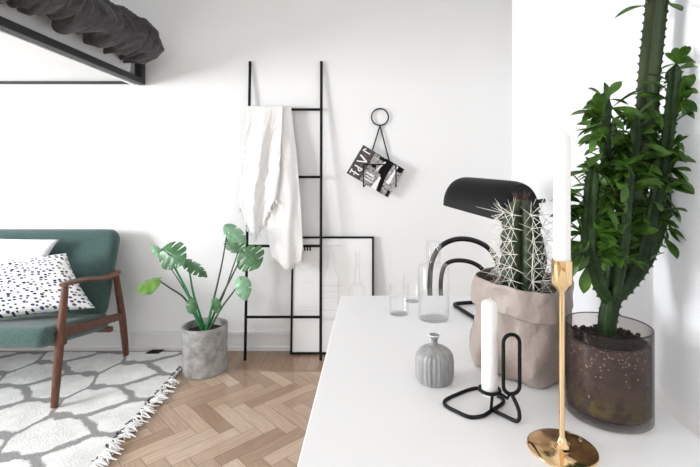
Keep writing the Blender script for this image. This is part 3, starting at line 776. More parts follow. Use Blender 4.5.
# ---------------------------------------------------------------- magazine rack on the wall
t = thing('magazine_rack', 'black wire wall rack with a ring at the top holding a magazine', 'rack', (0.06, 2.86, 1.4))
Yw = 2.862; wr = 0.0044
b = MB(); rc = P(380, 117, Yw); b.tube([rc+Vector((0.056*math.cos(2*PI*k/40), 0, 0.056*math.sin(2*PI*k/40))) for k in range(40)], wr, closed=True, seg=10); b.build('ring', M['black'], t)
b = MB(); low = rc+Vector((0, 0, -0.058))
b.tube([low, P(372.5, 150, Yw), P(366, 184, Yw)], wr, seg=8); b.tube([low, P(388.5, 158, Yw), P(395, 184, Yw)], wr, seg=8); b.build('hanger_wires', M['black'], t)
b = MB()
b.tube(round_poly([P(366, 184, Yw), P(363.5, 187, 2.80), P(363.3, 164.5, 2.80), P(396, 164.5, 2.80), P(396, 187, 2.80), P(395, 184, Yw)], 0.008), wr, seg=8); b.build('holder_wire', M['black'], t)
b = MB(); b.tube([rc+Vector((0, 0, 0.056)), rc+Vector((0, 0.012, 0.056))], 0.004, seg=6); b.build('nail', M['black'], t)
# magazine
c4 = [P(346.8, 173, 2.83), P(388, 197.5, 2.83), P(405, 168, 2.83), P(363.2, 145, 2.83)]   # bl, br, tr, tl
ux = (c4[1]-c4[0]); uy = (c4[3]-c4[0]); MW, MH = ux.length, uy.length; ux.normalize(); uy = (uy-ux*uy.dot(ux)).normalized(); un = Vector((0, -1, 0))
def mg(x, y, d=0.0): return c4[0]+ux*x*MW+uy*y*MH+un*d
t = thing('magazine', 'black and white magazine tilted in the wire wall rack', 'magazine', tuple(mg(0.5, 0.5)))
b = MB(); b.hexa([mg(0, 0, -0.006), mg(1, 0, -0.006), mg(1, 1, -0.006), mg(0, 1, -0.006), mg(0, 0, 0.006), mg(1, 0, 0.006), mg(1, 1, 0.006), mg(0, 1, 0.006)]); b.build('pages', M['white_paper'], t, smooth=False)
cover = MB(); cover.hexa([mg(-.005, -.005, 0.0062), mg(1.005, -.005, 0.0062), mg(1.005, 1.005, 0.0062), mg(-.005, 1.005, 0.0062), mg(-.005, -.005, 0.0072), mg(1.005, -.005, 0.0072), mg(1.005, 1.005, 0.0072), mg(-.005, 1.005, 0.0072)])
cover = cover.build('cover', M['photo'], t, smooth=False)
def art(name, m, polys, d):
    b = MB()
    for pl_ in polys:
        b.poly([mg(x, y, d) for x, y in pl_])
    b.build(name, m, cover, smooth=False)
def R4(x0, y0_, x1, y1_): return [(x0, y0_), (x1, y0_), (x1, y1_), (x0, y1_)]
def stroke(x0, y0_, x1, y1_, w):
    dx, dy = x1-x0, y1_-y0_; l = math.hypot(dx, dy); nx, ny = -dy/l*w/2, dx/l*w/2
    return [(x0+nx, y0_+ny), (x1+nx, y1_+ny), (x1-nx, y1_-ny), (x0-nx, y0_-ny)]
art('cover_band', M['greyink'], [R4(0.0, 0.0, 0.30, 1.0)], 0.0076)
art('cover_lettering', M['white_paper'], [stroke(0.05, 0.86, 0.22, 0.86, 0.035), stroke(0.09, 0.95, 0.05, 0.86, 0.03),
    stroke(0.05, 0.70, 0.24, 0.60, 0.05), stroke(0.24, 0.60, 0.05, 0.48, 0.035), stroke(0.06, 0.34, 0.24, 0.34, 0.04), stroke(0.24, 0.34, 0.2, 0.24, 0.03), stroke(0.2, 0.24, 0.13, 0.34, 0.03),
    stroke(0.05, 0.14, 0.24, 0.14, 0.04), stroke(0.05, 0.06, 0.05, 0.2, 0.025), stroke(0.14, 0.06, 0.14, 0.18, 0.02)], 0.0080)
art('cover_shade', M['ink'], [R4(0.55, 0.5, 0.74, 1.0), [(0.62, 0.5), (0.72, 0.0), (0.8, 0.0), (0.74, 0.5)], R4(0.42, 0.88, 0.58, 0.98), R4(0.36, 0.56, 0.46, 0.66), R4(0.92, 0.0, 0.98, 0.2), R4(0.86, 0.82, 0.98, 1.0)], 0.0078)
art('cover_pale', M['white_paper'], [[(0.80, 0.36), (0.88, 0.36), (0.86, 0.96), (0.83, 0.96)], [(0.58, 0.0), (0.70, 0.0), (0.66, 0.42), (0.62, 0.42)], R4(0.36, 0.12, 0.55, 0.16), R4(0.36, 0.22, 0.55, 0.25), R4(0.34, 0.3, 0.52, 0.36), stroke(0.50, 0.55, 0.58, 0.9, 0.03)], 0.0080)
for q in [stroke(0.90, 0.3+0.12*k, 0.99, 0.36+0.12*k, 0.03) for k in range(5)]+[R4(0.34, 0.04, 0.5, 0.08), R4(0.3, 0.76, 0.4, 0.84)]: art('cover_stripe', M['midink'], [q], 0.0080)

# ---------------------------------------------------------------- chair behind the desk
t = thing('bentwood_chair', 'glossy black bentwood chair behind the far end of the desk', 'chair', (0.48, 2.1, 0))
def hoop(tab, Yt): return [P(a, c, Yt) for a, c in tab]
rb = 0.0135
o1 = hoop([(430, 296), (430, 280), (432, 262), (440, 247), (455, 239.5), (472, 240), (487, 247), (496, 259), (499.5, 275), (500, 296)], 2.25)
lt_, rt_ = o1[0], o1[-1]
o1 = [Vector((lt_.x+0.02, 2.22, 0.012)), Vector((lt_.x+0.01, 2.2, 0.25)), Vector((lt_.x, 2.19, 0.44))]+o1+[Vector((rt_.x, 2.19, 0.44)), Vector((rt_.x-0.01, 2.2, 0.25)), Vector((rt_.x-0.02, 2.22, 0.012))]
b = MB(); b.tube(spline(o1, 8), rb, seg=12); b.build('back_hoop', M['blackgloss'], t)
i1 = hoop([(441, 296), (441, 280), (444, 267), (451, 261.5), (462, 260.5), (473, 263), (482, 269), (487, 280), (488, 296)], 2.24)
i1 = [Vector((i1[0].x, 2.18, 0.475))]+i1+[Vector((i1[-1].x, 2.18, 0.475))]
b = MB(); b.tube(spline(i1, 8), rb*0.85, seg=12); b.build('inner_hoop', M['blackgloss'], t)
sc_ = Vector((0.49, 2.0, 0.455))
b = MB(); b.lathe([(0, 0.008), (0.15, 0.0), (0.185, 0.0), (0.2, 0.012), (0.185, 0.026), (0.15, 0.022), (0, 0.018)], sc_, 40); b.build('seat', M['blackgloss'], t)
for s in (-1, 1):
    b = MB(); b.tube(spline([(sc_.x+s*0.13, 1.86, 0.455), (sc_.x+s*0.145, 1.83, 0.25), (sc_.x+s*0.16, 1.80, 0.0)], 6), 0.014, seg=12); b.build('leg', M['blackgloss'], t)
b = MB(); b.tube([sc_+Vector((0.135*math.cos(2*PI*k/40), 0.135*math.sin(2*PI*k/40), -0.16)) for k in range(40)], 0.009, closed=True, seg=8); b.build('leg_ring', M['blackgloss'], t)

# ---------------------------------------------------------------- desk
DX0, DX1, DY0, DY1, DZ = -0.103, 0.506, 0.02, 1.464, 0.75
t = thing('desk', 'long white desk beside the curtain holding plants and candles', 'desk', (0.2, 0.74, 0))
b = MB(); b.box((DX0, DY0, DZ-0.03), (DX1, DY1, DZ)); b.build('desktop', M['desk'], t, smooth=False, bevel=0.0025)
for x in (DX0+0.04, DX1-0.08):
    for y in (DY0+0.04, DY1-0.09):
        b = MB(); b.box((x, y, 0), (x+0.04, y+0.04, DZ-0.03)); b.build('leg', M['desk'], t, smooth=False, bevel=0.002)
D = DZ

# tumblers and carafe
def glass_vessel(mb, c, r, h, th=0.0022, base=0.006, seg=48, rt=None):
    rt = rt or r
    mb.lathe([(0, 0), (r*0.92, 0), (r, 0.003), (rt, h), (rt-th*0.5, h+th*0.4), (rt-th, h), (r-th, base+0.002), (r*0.8, base), (0, base)], c, seg)
def tumbler(c, r, h, lvl, label):
    t = thing('tumbler', label, 'glass', tuple(c))
    b = MB(); glass_vessel(b, c, r, h); b.build('glass_body', M['glass'], t)
    if lvl:
        b = MB(); b.lathe([(0, 0.007), (r-0.0035, 0.008), (r-0.003, lvl), (0, lvl)], c, 40); b.build('water', M['water'], t)
tumbler(Vector((0.0825, 1.268, D)), 0.029, 0.088, 0.048, 'small clear glass tumbler with water at the left on the far desk end')
tumbler(Vector((0.132, 1.40, D)), 0.027, 0.085, 0.0, 'empty clear glass tumbler standing between the water glass and the carafe')
cc = Vector((0.1785, 1.225, D))
t = thing('carafe', 'clear glass water carafe with an upturned glass cover on its neck', 'carafe', tuple(cc))
b = MB(); b.lathe([(0, 0), (0.041, 0), (0.0445, 0.004), (0.0445, 0.145), (0.041, 0.153), (0.026, 0.157), (0.0185, 0.162), (0.017, 0.175), (0.017, 0.212), (0.0195, 0.216),
                   (0.0178, 0.216), (0.0152, 0.211), (0.0152, 0.174), (0.0168, 0.160), (0.025, 0.1545), (0.039, 0.150), (0.0425, 0.144), (0.0425, 0.007), (0.038, 0.005), (0, 0.005)], cc, 56); b.build('carafe_body', M['glass'], t)
b = MB(); b.lathe([(0.0415, 0.0065), (0.0415, 0.076), (0, 0.076)], cc, 48); b.lathe([(0, 0.0062), (0.0415, 0.0065)], cc, 48); b.build('water', M['water'], t)
b = MB(); b.lathe([(0.0215, 0.166), (0.0215, 0.219), (0.019, 0.222), (0, 0.222), (0, 0.2195), (0.018, 0.2195), (0.0198, 0.217), (0.0198, 0.166)], cc, 40); b.build('glass_cover', M['glass'], t)

# bud vase
vc = P(434.5, 380, 0.851); vc.z = D
t = thing('bud_vase', 'small ribbed grey stoneware bud vase with a narrow neck on the desk', 'vase', tuple(vc))
def ribs(a, r, z): return r*(1+(0.018*math.cos(a*26) if 0.006 < z < 0.062 else 0)+0.01*nz(math.cos(a)*2, math.sin(a)*2, z*30))
b = MB(); b.lathe([(0, 0), (0.031, 0), (0.0345, 0.003), (0.0365, 0.009), (0.0372, 0.02), (0.0372, 0.043), (0.036, 0.051), (0.031, 0.059), (0.022, 0.065), (0.011, 0.069), (0.0065, 0.073), (0.0062, 0.080), (0.0085, 0.085), (0.012, 0.0885), (0.0118, 0.0905), (0.009, 0.089), (0.0048, 0.084), (0.0045, 0.07), (0, 0.069)], vc, 130, ribs)
b.build('vase_body', M['vase'], t)
b = MB(); b.tube([vc+Vector((0.0116*math.cos(2*PI*k/32), 0.0116*math.sin(2*PI*k/32), 0.0898)) for k in range(32)], 0.0009, closed=True, seg=6); b.build('rim', M['white_paper'], t, label='unglazed white rim')

# black wire candle holder with short candle
def D_(px, py, dz=0.003):           # point on the desk
    Yd = (H-D)*F/(py-CY); p = P(px, py, Yd); p.z = D+dz; return p
t = thing('wire_candle_holder', 'black bent wire candle holder with a flat loop and a tall oval loop', 'candle holder', tuple(D_(489, 407, 0)))
wr2 = 0.0032
b = MB()
loop = [D_(491, 411), D_(472.5, 420), D_(455, 414.5), D_(443.6, 405), D_(455, 396), D_(475, 389.5), D_(491, 393.5), D_(504, 402)]
lp = spline([D_(492, 412), D_(483, 417.5), D_(470, 418.8), D_(457, 413.5), D_(445.5, 407), D_(446, 401.5), D_(457, 396), D_(470, 391), D_(480, 390), D_(491, 394.5), D_(502, 400), D_(502.5, 405)], 8, closed=True)
b.tube(lp, wr2, closed=True, seg=10); b.build('base_loop', M['black'], t)
yc = D_(491, 411).y
ringz = D+0.038; rcx = P(489.3, 388, yc).x
b = MB()
joint = D_(491, 411); tip = D_(519.5, 425)
ovB = P(511.5, 394, 0.715)
b.tube(round_poly([joint, joint.lerp(tip, 0.5), tip, P(519.5, 410, 0.70), ovB], 0.012), wr2, seg=10); b.build('side_wire', M['black'], t)
b = MB()
w_, zt, zb2 = 0.0135, P(511, 334.5, 0.715).z, ovB.z
ov = []
for k in range(13): a = PI*k/12; ov.append(Vector((ovB.x+w_*math.cos(a), 0.715, zt-w_+w_*math.sin(a))))
for k in range(13): a = PI+PI*k/12; ov.append(Vector((ovB.x+w_*math.cos(a), 0.715, zb2+w_+w_*math.sin(a))))
b.tube(ov, wr2, closed=True, seg=10); b.build('oval_loop', M['black'], t)
cr_ = 0.0138; ry_ = yc-0.002
b = MB()
ring = [Vector((rcx+(cr_+wr2)*math.cos(a), ry_+(cr_+wr2)*math.sin(a), ringz)) for a in [PI*0.35+2*PI*k/36*0.93 for k in range(37)]]
b.tube(ring, wr2*0.9, seg=10)
b.tube([Vector((rcx+0.012, ry_-0.013, ringz)), Vector((rcx+0.025, 0.718, ringz-0.006)), ovB+Vector((-0.004, 0, 0))], wr2*0.9, seg=10)
b.tube([Vector((rcx, ry_-cr_-wr2, ringz)), joint], wr2*0.8, seg=8)
b.build('candle_ring', M['black'], t)
cb = Vector((rcx, ry_, ringz-0.008))
t = thing('candle', 'short thick white candle standing in the black wire holder', 'candle', tuple(cb))
ztop = P(489, 300, ry_).z-cb.z
b = MB(); b.lathe([(0, 0), (cr_*0.9, 0), (cr_, 0.003), (cr_, ztop-0.006), (cr_*0.86, ztop-0.002), (cr_*0.5, ztop), (0, ztop)], cb, 36); b.build('wax_body', M['wax'], t)
b = MB(); b.tube([cb+Vector((0, 0, ztop-0.002)), cb+Vector((0.001, 0, ztop+0.004))], 0.0008, seg=6); b.build('wick', M['wick'], t)

# brass candlestick with tall candle
gc = Vector((0.2815, 0.634, D))
t = thing('candlestick', 'slender polished brass candlestick with round foot in front of the glass planter', 'candlestick', tuple(gc))
b = MB(); b.lathe([(0, 0), (0.0475, 0), (0.0488, 0.0012), (0.0485, 0.003), (0.046, 0.0042), (0.02, 0.0048), (0.012, 0.0062), (0.0075, 0.010), (0.0048, 0.018)], gc, 72); b.build('foot', M['gold'], t)
zc0, zc1 = P(0, 291, gc.y).z-D, P(0, 260, gc.y).z-D
b = MB(); b.lathe([(0.0048, 0.018), (0.0038, 0.026), (0.0038, zc0-0.003)], gc, 24); b.build('stem', M['gold'], t)
b = MB(); b.lathe([(0.0038, zc0-0.004), (0.0058, zc0), (0.0122, zc0+0.008), (0.0148, zc0+0.0125), (0.0148, zc1), (0.0142, zc1+0.0006), (0.0132, zc1), (0.0132, zc0+0.022), (0, zc0+0.018)], gc, 48); b.build('cup', M['gold'], t)
tb = gc+Vector((0, 0, zc0+0.022)); zt_ = P(0, 129, gc.y).z-tb.z
t = thing('candle', 'tall slim white taper candle standing in the brass candlestick', 'candle', tuple(tb))
b = MB(); b.lathe([(0, 0), (0.0117, 0), (0.0119, 0.01), (0.0117, zt_-0.022), (0.0108, zt_-0.012), (0.0075, zt_-0.006), (0.002, zt_-0.003), (0, zt_-0.003)], tb, 40); b.build('wax_body', M['wax'], t)
b = MB(); b.tube([tb+Vector((0, 0, zt_-0.005)), tb+Vector((0.001, 0, zt_+0.001)), tb+Vector((0.004, 0, zt_+0.006))], 0.0008, seg=6); b.build('wick', M['wick'], t)

# desk lamp
t = thing('desk_lamp', 'black desk lamp with curved half-cylinder shade behind the cactus', 'lamp', (0.42, 1.25, D))
A, B = Vector((0.289, 1.366, 1.066)), Vector((0.402, 1.150, 1.038))      # shade axis ends
ax = (B-A).normalized(); pn = Vector((ax.y, -ax.x, 0)).normalized()
if pn.x > 0: pn = -pn                                               # towards the room
b = MB(); S = []
for i in range(25):
    row = []
    for j in range(29):
        a = PI*(0.0+j/28*0.92)                                       # room-side lip, over the top, to the back
        e = 1.0
        k = i/24; e = 1-0.06*(abs(2*k-1)**10)
        rr = 0.077*e
        row.append(b.bm.verts.new(A.lerp(B, k)+pn*math.cos(a)*rr*1.0+Vector((0, 0, math.sin(a)*rr*lerp(1.14, 1.32, k)))))
    S.append(row)
for i in range(24):
    for j in range(28): b.bm.faces.new((S[i][j], S[i+1][j], S[i+1][j+1], S[i][j+1]))
for row in (S[0], S[-1]): b.bm.faces.new(row)
b.build('lamp_shade', M['charcoal'] if False else M['black'], t, solid=0.002)
piv = P(535, 198.5, 1.11)
b = MB(); b.tube([B+Vector((-0.01, 0.02, 0.04)), P(545, 200.5, 1.12)], 0.0055, seg=12); b.build('pivot_pin', M['black'], t)
b = MB(); b.tube(spline([P(529, 200, 1.13), P(535, 220, 1.15), P(545, 262, 1.2), Vector((0.472, 1.24, 0.84)), Vector((0.468, 1.25, D+0.006))], 8), 0.0058, seg=12); b.build('arm', M['black'], t)
b = MB(); z_ = D+0.0058
b.tube(round_poly([(0.254, 1.350, z_), (0.325, 1.09, z_), (0.465, 1.10, z_), (0.468, 1.25, z_), (0.465, 1.392, z_)], 0.028, closed=True), 0.0056, closed=True, seg=12); b.build('base_loop', M['black'], t)
b = MB(); mid = A.lerp(B, 0.5); b.tube([mid+Vector((0, 0, 0.035))-ax*0.05, mid+Vector((0, 0, 0.035))+ax*0.05], 0.016, seg=16); b.build('bulb', M['wax'], t)

# ---------------------------------------------------------------- cactus in a paper bag
bc = Vector((0.323, 0.915, D))
t = thing('potted_cactus', 'ribbed cactus with long pale spines in a folded taupe paper bag', 'plant', tuple(bc))
def bag_r(a, z, base_r, sq):
    c_, s_ = abs(math.cos(a-PI/4)), abs(math.sin(a-PI/4))
    sqr = 1/((c_**sq+s_**sq)**(1/sq))
    return base_r*sqr
def crump(a, z, k, seed):
    x, y = math.cos(a)*k, math.sin(a)*k
    n1 = abs(nz(x*1.1+seed, y*1.1, z*7+x*0.5)); n2 = abs(nz(x*2.6+seed+z*9, y*2.6+4, z*11))
    return (n1-0.2)*0.026+(n2-0.2)*0.026
def bag_fn(u, v):
    a = 2*PI*u; z = v*0.165
    r = bag_r(a, z, 0.089-0.009*v, 5.5-1.9*v)+crump(a, z, 2, 1)*min(1, 0.35+v*3)*(1-0.25*v)
    r *= 0.95+0.05*min(1, v*8)
    ja = 0.05*nz(u*40, v*30, 7) if 0 < u < 1 else 0
    return bc+Vector((math.cos(a+ja)*r, math.sin(a+ja)*r, z+0.0015+0.006*nz(math.cos(a)*7, math.sin(a)*7, v*14)*min(1, v*6)))
b = MB(); V = b.grid(bag_fn, 36, 11)
bmesh.ops.remove_doubles(b.bm, verts=b.bm.verts, dist=0.0002)
ring0 = [V[i][0] for i in range(36) if V[i][0].is_valid]
try: b.bm.faces.new(ring0)
except Exception: pass
bmesh.ops.triangulate(b.bm, faces=b.bm.faces)
bag = b.build('bag', M['paper'], t, smooth='s', solid=0.0015, subd=1)
def rim_z(a): return 0.189+0.005*math.sin(a)-0.004*math.cos(a)+0.004*nz(math.cos(a)*2, math.sin(a)*2, 4)
def cuff_fn(u, v):
    a = 2*PI*u; zt2 = rim_z(a); zl = 0.130+0.006*math.sin(a*2+1.0)+0.004*nz(math.cos(a)*3, math.sin(a)*3, 9)
    if v < 0.78: k = v/0.78; z = lerp(zl, zt2, k); off = 0.0125-0.004*k
    else: k = (v-0.78)/0.22; z = zt2-0.045*k**1.5+0.002*math.sin(k*PI); off = 0.0075-0.009*k
    r = bag_r(a, z, 0.0815, 3.4)+off+crump(a, z, 1.5, 6)*0.55
    return bc+Vector((math.cos(a)*r, math.sin(a)*r, z))
b = MB(); b.grid(lambda u, v: cuff_fn(u, v*0.80), 44, 8); bmesh.ops.remove_doubles(b.bm, verts=b.bm.verts, dist=0.0002); bmesh.ops.triangulate(b.bm, faces=b.bm.faces); b.build('cuff', M['paper'], t, smooth='s', solid=0.0015, subd=1)
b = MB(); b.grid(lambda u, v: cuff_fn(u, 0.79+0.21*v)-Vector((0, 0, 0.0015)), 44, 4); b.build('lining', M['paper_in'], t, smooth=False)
b = MB(); b.lathe([(0.072, 0.10), (0.069, 0.150), (0.05, 0.157), (0.02, 0.159), (0, 0.159)], bc, 48, lambda a, r, z: r+0.002*nz(math.cos(a)*9, math.sin(a)*9, z*50)); b.build('soil', M['soil'], t)
kc = bc+Vector((-0.003, 0.0, 0.14)); KH = P(0, 199, kc.y).z-kc.z; NR = 6
def cact_r(a, z):
    k = max(0, min(1, z/KH)); prof = 0.0415*(0.86+0.14*math.sin(PI*min(1, k*1.15)))
    if k > 0.80: prof *= math.sqrt(max(0, 1-((k-0.80)/0.20)**2))
    rib = abs(math.cos(NR/2*(a+0.33)))
    bumpy = 1+0.05*math.cos(z*2*PI/0.027)*rib
    return max(0.0008, prof*(0.60+0.42*rib**0.9)*bumpy)
b = MB(); b.grid(lambda u, v: kc+Vector((math.cos(2*PI*u)*cact_r(2*PI*u, v*KH), math.sin(2*PI*u)*cact_r(2*PI*u, v*KH), v*KH)), 168, 70)
bmesh.ops.remove_doubles(b.bm, verts=b.bm.verts, dist=0.0002); cb_ = b.build('cactus_body', M['cactus'], t)
b = MB(); ar = MB(); rnd = random.Random(21)
for i in range(NR):
    a = 2*PI*i/NR-0.33
    j = 0
    z = 0.022
    while z < KH-0.012:
        r = cact_r(a, z); n_ = Vector((math.cos(a), math.sin(a), 0.1+2.0*max(0, z/KH-0.8))).normalized()
        p = kc+Vector((math.cos(a)*r*0.99, math.sin(a)*r*0.99, z))
        ar.lathe([(0, -0.0018), (0.0022, -0.001), (0.0026, 0), (0.0018, 0.0016), (0, 0.002)], p, 8)
        for q in range(8):
            th = 2*PI*q/7+rnd.uniform(-0.2, 0.2)
            sd = Vector((-math.sin(a), math.cos(a), 0)); upv = n_.cross(sd)*-1
            if q == 7: d = n_+Vector((rnd.gauss(0, .3), rnd.gauss(0, .3), rnd.gauss(0, .3)+0.15))
            else: d = n_*rnd.uniform(0.35, 0.85)+(sd*math.cos(th)+upv*math.sin(th))
            Ls = rnd.uniform(0.028, 0.050)*(1.35 if q in (7, 2) else 1)
            d.normalize()
            b.tube([p, p+d*Ls*0.6, p+d*Ls], [0.00075, 0.00055, 0.00015], seg=5, cap=False)
        z += 0.027
b.build('spines', M['spine'], cb_, label='long pale needle spines')['kind'] = 'stuff'
ar.build('areoles', M['areole'], cb_)['kind'] = 'stuff'
b = MB()
for k in range(26):
    a = rnd.random()*2*PI; r_ = rnd.uniform(0.002, 0.013); p = kc+Vector((math.cos(a)*r_, math.sin(a)*r_, KH*0.985))
    d = Vector((math.cos(a)*0.5+rnd.gauss(0, .2), math.sin(a)*0.5+rnd.gauss(0, .2), 1)).normalized()*rnd.uniform(0.014, 0.028)
    b.tube([p-d*0.2, p+d*0.6, p+d], [0.0008, 0.0006, 0.0001], seg=5, cap=False)
b.build('crown_spines', M['spine_dark'], cb_, label='short dark red spines on the crown')['kind'] = 'stuff'

# ---------------------------------------------------------------- euphorbia in a glass planter
ec = Vector((0.4035, 0.734, D))
t = thing('potted_euphorbia', 'tall branching leafy euphorbia in a wide smoky glass planter', 'plant', tuple(ec))
gr, gh = 0.0675, 0.149
b = MB(); glass_vessel(b, ec, gr, gh, th=0.003, base=0.012, seg=72); b.build('glass_planter', M['smokeglass'], t)
b = MB(); b.tube([ec+Vector(((gr-0.0013)*math.cos(2*PI*k/72), (gr-0.0013)*math.sin(2*PI*k/72), gh+0.0012)) for k in range(72)], 0.0013, closed=True, seg=8); b.build('rim', M['rimglass'], t, label='darker grey glass rim')
b = MB(); b.lathe([(0, 0.0135), (gr-0.006, 0.0145), (gr-0.0042, 0.02), (gr-0.0042, 0.121), (gr-0.005, 0.125), (gr-0.012, 0.126)], ec, 72, lambda a, r, z: r if z < 0.11 else r-0.002*abs(nz(math.cos(a)*6, math.sin(a)*6))); b.build('soil_layers', M['soil_layers'], t)
b = MB(); b.lathe([(gr-0.0085, 0.117), (gr-0.02, 0.127), (gr*0.5, 0.130), (0.01, 0.131), (0, 0.131)], ec, 48, lambda a, r, z: r)
rnd = random.Random(9)
for k in range(260):
    a = rnd.random()*2*PI; r = math.sqrt(rnd.random())*(gr-0.012); s_ = rnd.uniform(0.0018, 0.0045)
    p = ec+Vector((math.cos(a)*r, math.sin(a)*r, 0.128+rnd.random()*0.004))
    m4 = Matrix.Translation(p) @ Matrix.Rotation(rnd.random()*3, 4, 'Z') @ Matrix.Rotation(rnd.random()*3, 4, 'X') @ Matrix.Diagonal((s_*1.4, s_, s_*0.8, 1))
    bmesh.ops.create_icosphere(b.bm, subdivisions=1, radius=1, matrix=m4)
b.build('soil', M['soil'], t, smooth=False)

def euph_col(path, rad, name, m, twist=0.3, wing=0.62, phase=0.0, tip=True):
    """three-winged column along a path, with toothed ridges; returns ridge points"""
    sp = spline(path, 10); 
    # resample
    seg = []; tot = 0
    for a_, c_ in zip(sp, sp[1:]): tot += (c_-a_).length
    n = max(8, int(tot/0.0035)); pts = []; acc = 0; i = 0; step = tot/n; d = 0
    cum = [0]
    for a_, c_ in zip(sp, sp[1:]): cum.append(cum[-1]+(c_-a_).length)
    for k in range(n+1):
        s_ = min(k*step, tot-1e-7)
        while i < len(cum)-2 and cum[i+1] < s_: i += 1
        f = (s_-cum[i])/max(1e-9, cum[i+1]-cum[i]); pts.append(sp[i].lerp(sp[i+1], f))
    mb = MB(); th = MB(); up = None; rings = []; ridges = []
    NS = 30
    for k, p in enumerate(pts):
        tg = (pts[min(k+1, n)]-pts[max(k-1, 0)]).normalized()
        if up is None: up = Vector((1, 0, 0))
        up = (up-tg*up.dot(tg)).normalized(); sd = tg.cross(up)
        f = k/n; R_ = rad*(0.78+0.22*min(1, f*4))*(1 if not tip else min(1, math.sqrt(max(0.0, (1-f)*tot/(rad*1.6)))+0.02))
        R_ *= 1+0.06*nz(k*0.15, phase)
        ring = []
        tooth = (k % 4 == 0)
        for q in range(NS):
            a = 2*PI*q/NS; w_ = abs(math.cos(1.5*(a+phase)))        # 3 ridges
            rr = R_*(1-wing+wing*w_**1.5)
            if w_ > 0.97 and tooth: rr += 0.0028*min(1, R_/rad+0.1)
            aa = a+twist*f
            ring.append(mb.bm.verts.new(p+(up*math.cos(aa)+sd*math.sin(aa))*rr))
        rings.append(ring)
        for g in range(3):
            aa = 2*PI*g/3-phase+twist*f; dr = (up*math.cos(aa)+sd*math.sin(aa))
            ridges.append((f, p+dr*R_, dr, tg, tooth))
            if tooth and R_ > 0.004:
                for s2 in (-1, 1):
                    th.tube([p+dr*R_, p+dr*(R_+0.004)+tg.cross(dr)*0.0016*s2], [0.0007, 0.00015], seg=4, cap=False)
    for A_, B_ in zip(rings, rings[1:]):
        for q in range(NS): mb.bm.faces.new((A_[q], A_[(q+1) % NS], B_[(q+1) % NS], B_[q]))
    mb.bm.faces.new(rings[-1]); mb.bm.faces.new(rings[0][::-1])
    o = mb.build(name, m, t, smooth='s')
    th.build('thorns', M['thorn'], o)['kind'] = 'stuff'
    return o, ridges, tot
E = lambda px, py, Yd: P(px, py, Yd)
COLS = [  # path, radius, leaf start fraction, leaves
    ([E(607, 345, .735), E(607, 322, .735), E(611, 300, .735), E(616, 280, .735)], 0.0165, 2, 0, 'euph', 'trunk'),
    ([E(611, 302, .73), E(602, 290, .72), E(592, 262, .71), E(588, 235, .70), E(590, 205, .70), E(593, 168, .70)], 0.0125, 0.3, 44, 'euph', 'branch'),
    ([E(611, 300, .745), E(607, 270, .76), E(605, 235, .77), E(607, 195, .78), E(610, 150, .78), E(612, 122, .78)], 0.0140, 0.3, 30, 'euph', 'branch'),
    ([E(613, 298, .725), E(618, 270, .71), E(622, 235, .70), E(624, 200, .69), E(628, 165, .685)], 0.0130, 0.3, 30, 'euph', 'branch'),
    ([E(614, 300, .735), E(630, 282, .73), E(642, 255, .725), E(650, 222, .72), E(658, 185, .72), E(664, 145, .72)], 0.0130, 0.3, 30, 'euph', 'branch'),
    ([E(615, 298, .75), E(626, 265, .765), E(634, 225, .77), E(641, 170, .765), E(648, 120, .76), E(650, 80, .75), E(654, 40, .745), E(658, 0, .735), E(661, -40, .728), E(663, -80, .72)], 0.0190, 0.75, 6, 'euph_old', 'branch'),
    ([E(616, 296, .74), E(636, 275, .75), E(652, 245, .765), E(663, 210, .775), E(671, 172, .78), E(675, 130, .78)], 0.0135, 0.35, 26, 'euph', 'branch'),
    ([E(624, 200, .74), E(630, 170, .725), E(634, 145, .715), E(636, 117, .71)], 0.0095, 0.3, 12, 'euph', 'branch'),
    ([E(656, 190, .735), E(666, 150, .72), E(672, 105, .715), E(676, 64, .71)], 0.0105, 0.1, 32, 'euph', 'branch'),
    ([E(612, 190, .735), E(606, 160, .72), E(604, 130, .715), E(606, 97, .71)], 0.0100, 0.1, 26, 'euph', 'branch'),
]
lf = MB(); rnd = random.Random(33)
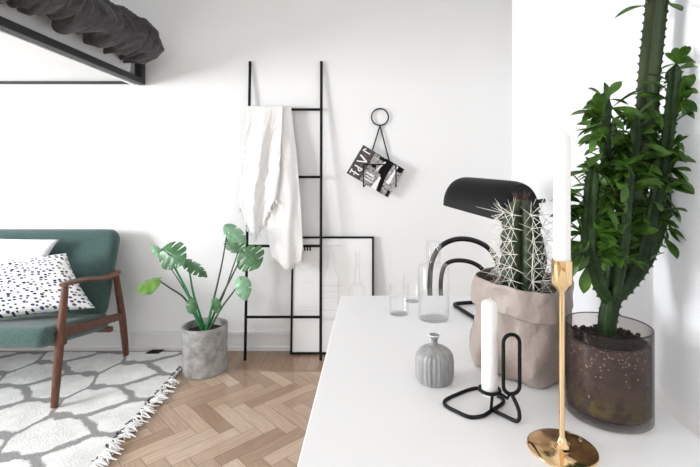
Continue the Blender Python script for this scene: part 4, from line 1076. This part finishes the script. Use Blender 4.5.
def small_leaf(mb, p, d, nrm, L_, W_, curl):
    d = d.normalized(); nrm = (nrm-d*nrm.dot(d)).normalized(); s_ = d.cross(nrm)
    NT = 8; prev = None
    for i in range(NT+1):
        k = i/NT; w_ = W_/2*(math.sin(PI*min(1, k**1.45*0.97+0.02)))**0.8
        c_ = p+d*L_*k+nrm*(-curl*L_*k*k)
        row = [mb.bm.verts.new(c_-s_*w_+nrm*w_*0.35), mb.bm.verts.new(c_), mb.bm.verts.new(c_+s_*w_+nrm*w_*0.35)]
        if prev:
            mb.bm.faces.new((prev[0], prev[1], row[1], row[0])); mb.bm.faces.new((prev[1], prev[2], row[2], row[1]))
        prev = row
for ci, (path, rad, st, nl, mm, nm) in enumerate(COLS):
    o, ridges, tot = euph_col(path, rad, nm, M[mm], phase=ci*0.7, twist=0.25*(ci % 3-1))
    cand = [r for r in ridges if r[4] and r[0] > st]
    for _ in range(int(nl*2.5)):
        f, p, dr, tg, _t = rnd.choice(cand)
        d = dr*rnd.uniform(0.5, 1.1)+tg*rnd.uniform(-0.5, 1.0)+Vector((rnd.gauss(0, .25), rnd.gauss(0, .25), rnd.gauss(0, .3)))
        if p.x > 0.46 and d.x > 0: d.x *= 0.15
        nr = tg*0.8-dr*0.3+Vector((rnd.gauss(0, .4), rnd.gauss(0, .4)-0.4, rnd.gauss(0, .3)+0.3))
        L_ = rnd.uniform(0.024, 0.052)
        small_leaf(lf, p-dr*0.001, d, nr, L_, L_*rnd.uniform(0.30, 0.42), rnd.uniform(0, 0.5))
# a few leaves at the very top of the tall branch and at the side clusters
for (px, py, Yd, dx, dz) in ((648, 4, .735, -0.5, 0.5), (646, 0, .735, -0.8, 0.2), (668, -2, .735, 0.9, 0.4), (605, 100, .71, -.6, .5), (606, 98, .71, .5, .7), (604, 108, .712, -1, 0.1), (676, 66, .71, .3, .8), (676, 70, .71, .9, .3), (589, 215, .70, -.5, -.9), (588, 232, .70, -.4, -1), (590, 205, .70, -1, -.3), (589, 250, .705, -.5, -.8)):
    small_leaf(lf, E(px, py, Yd), Vector((dx, -0.2, dz)), Vector((0.1, -0.6, 0.7)), 0.036, 0.015, 0.2)
lf.build('leaves', M['eleaf'], t, smooth='s')
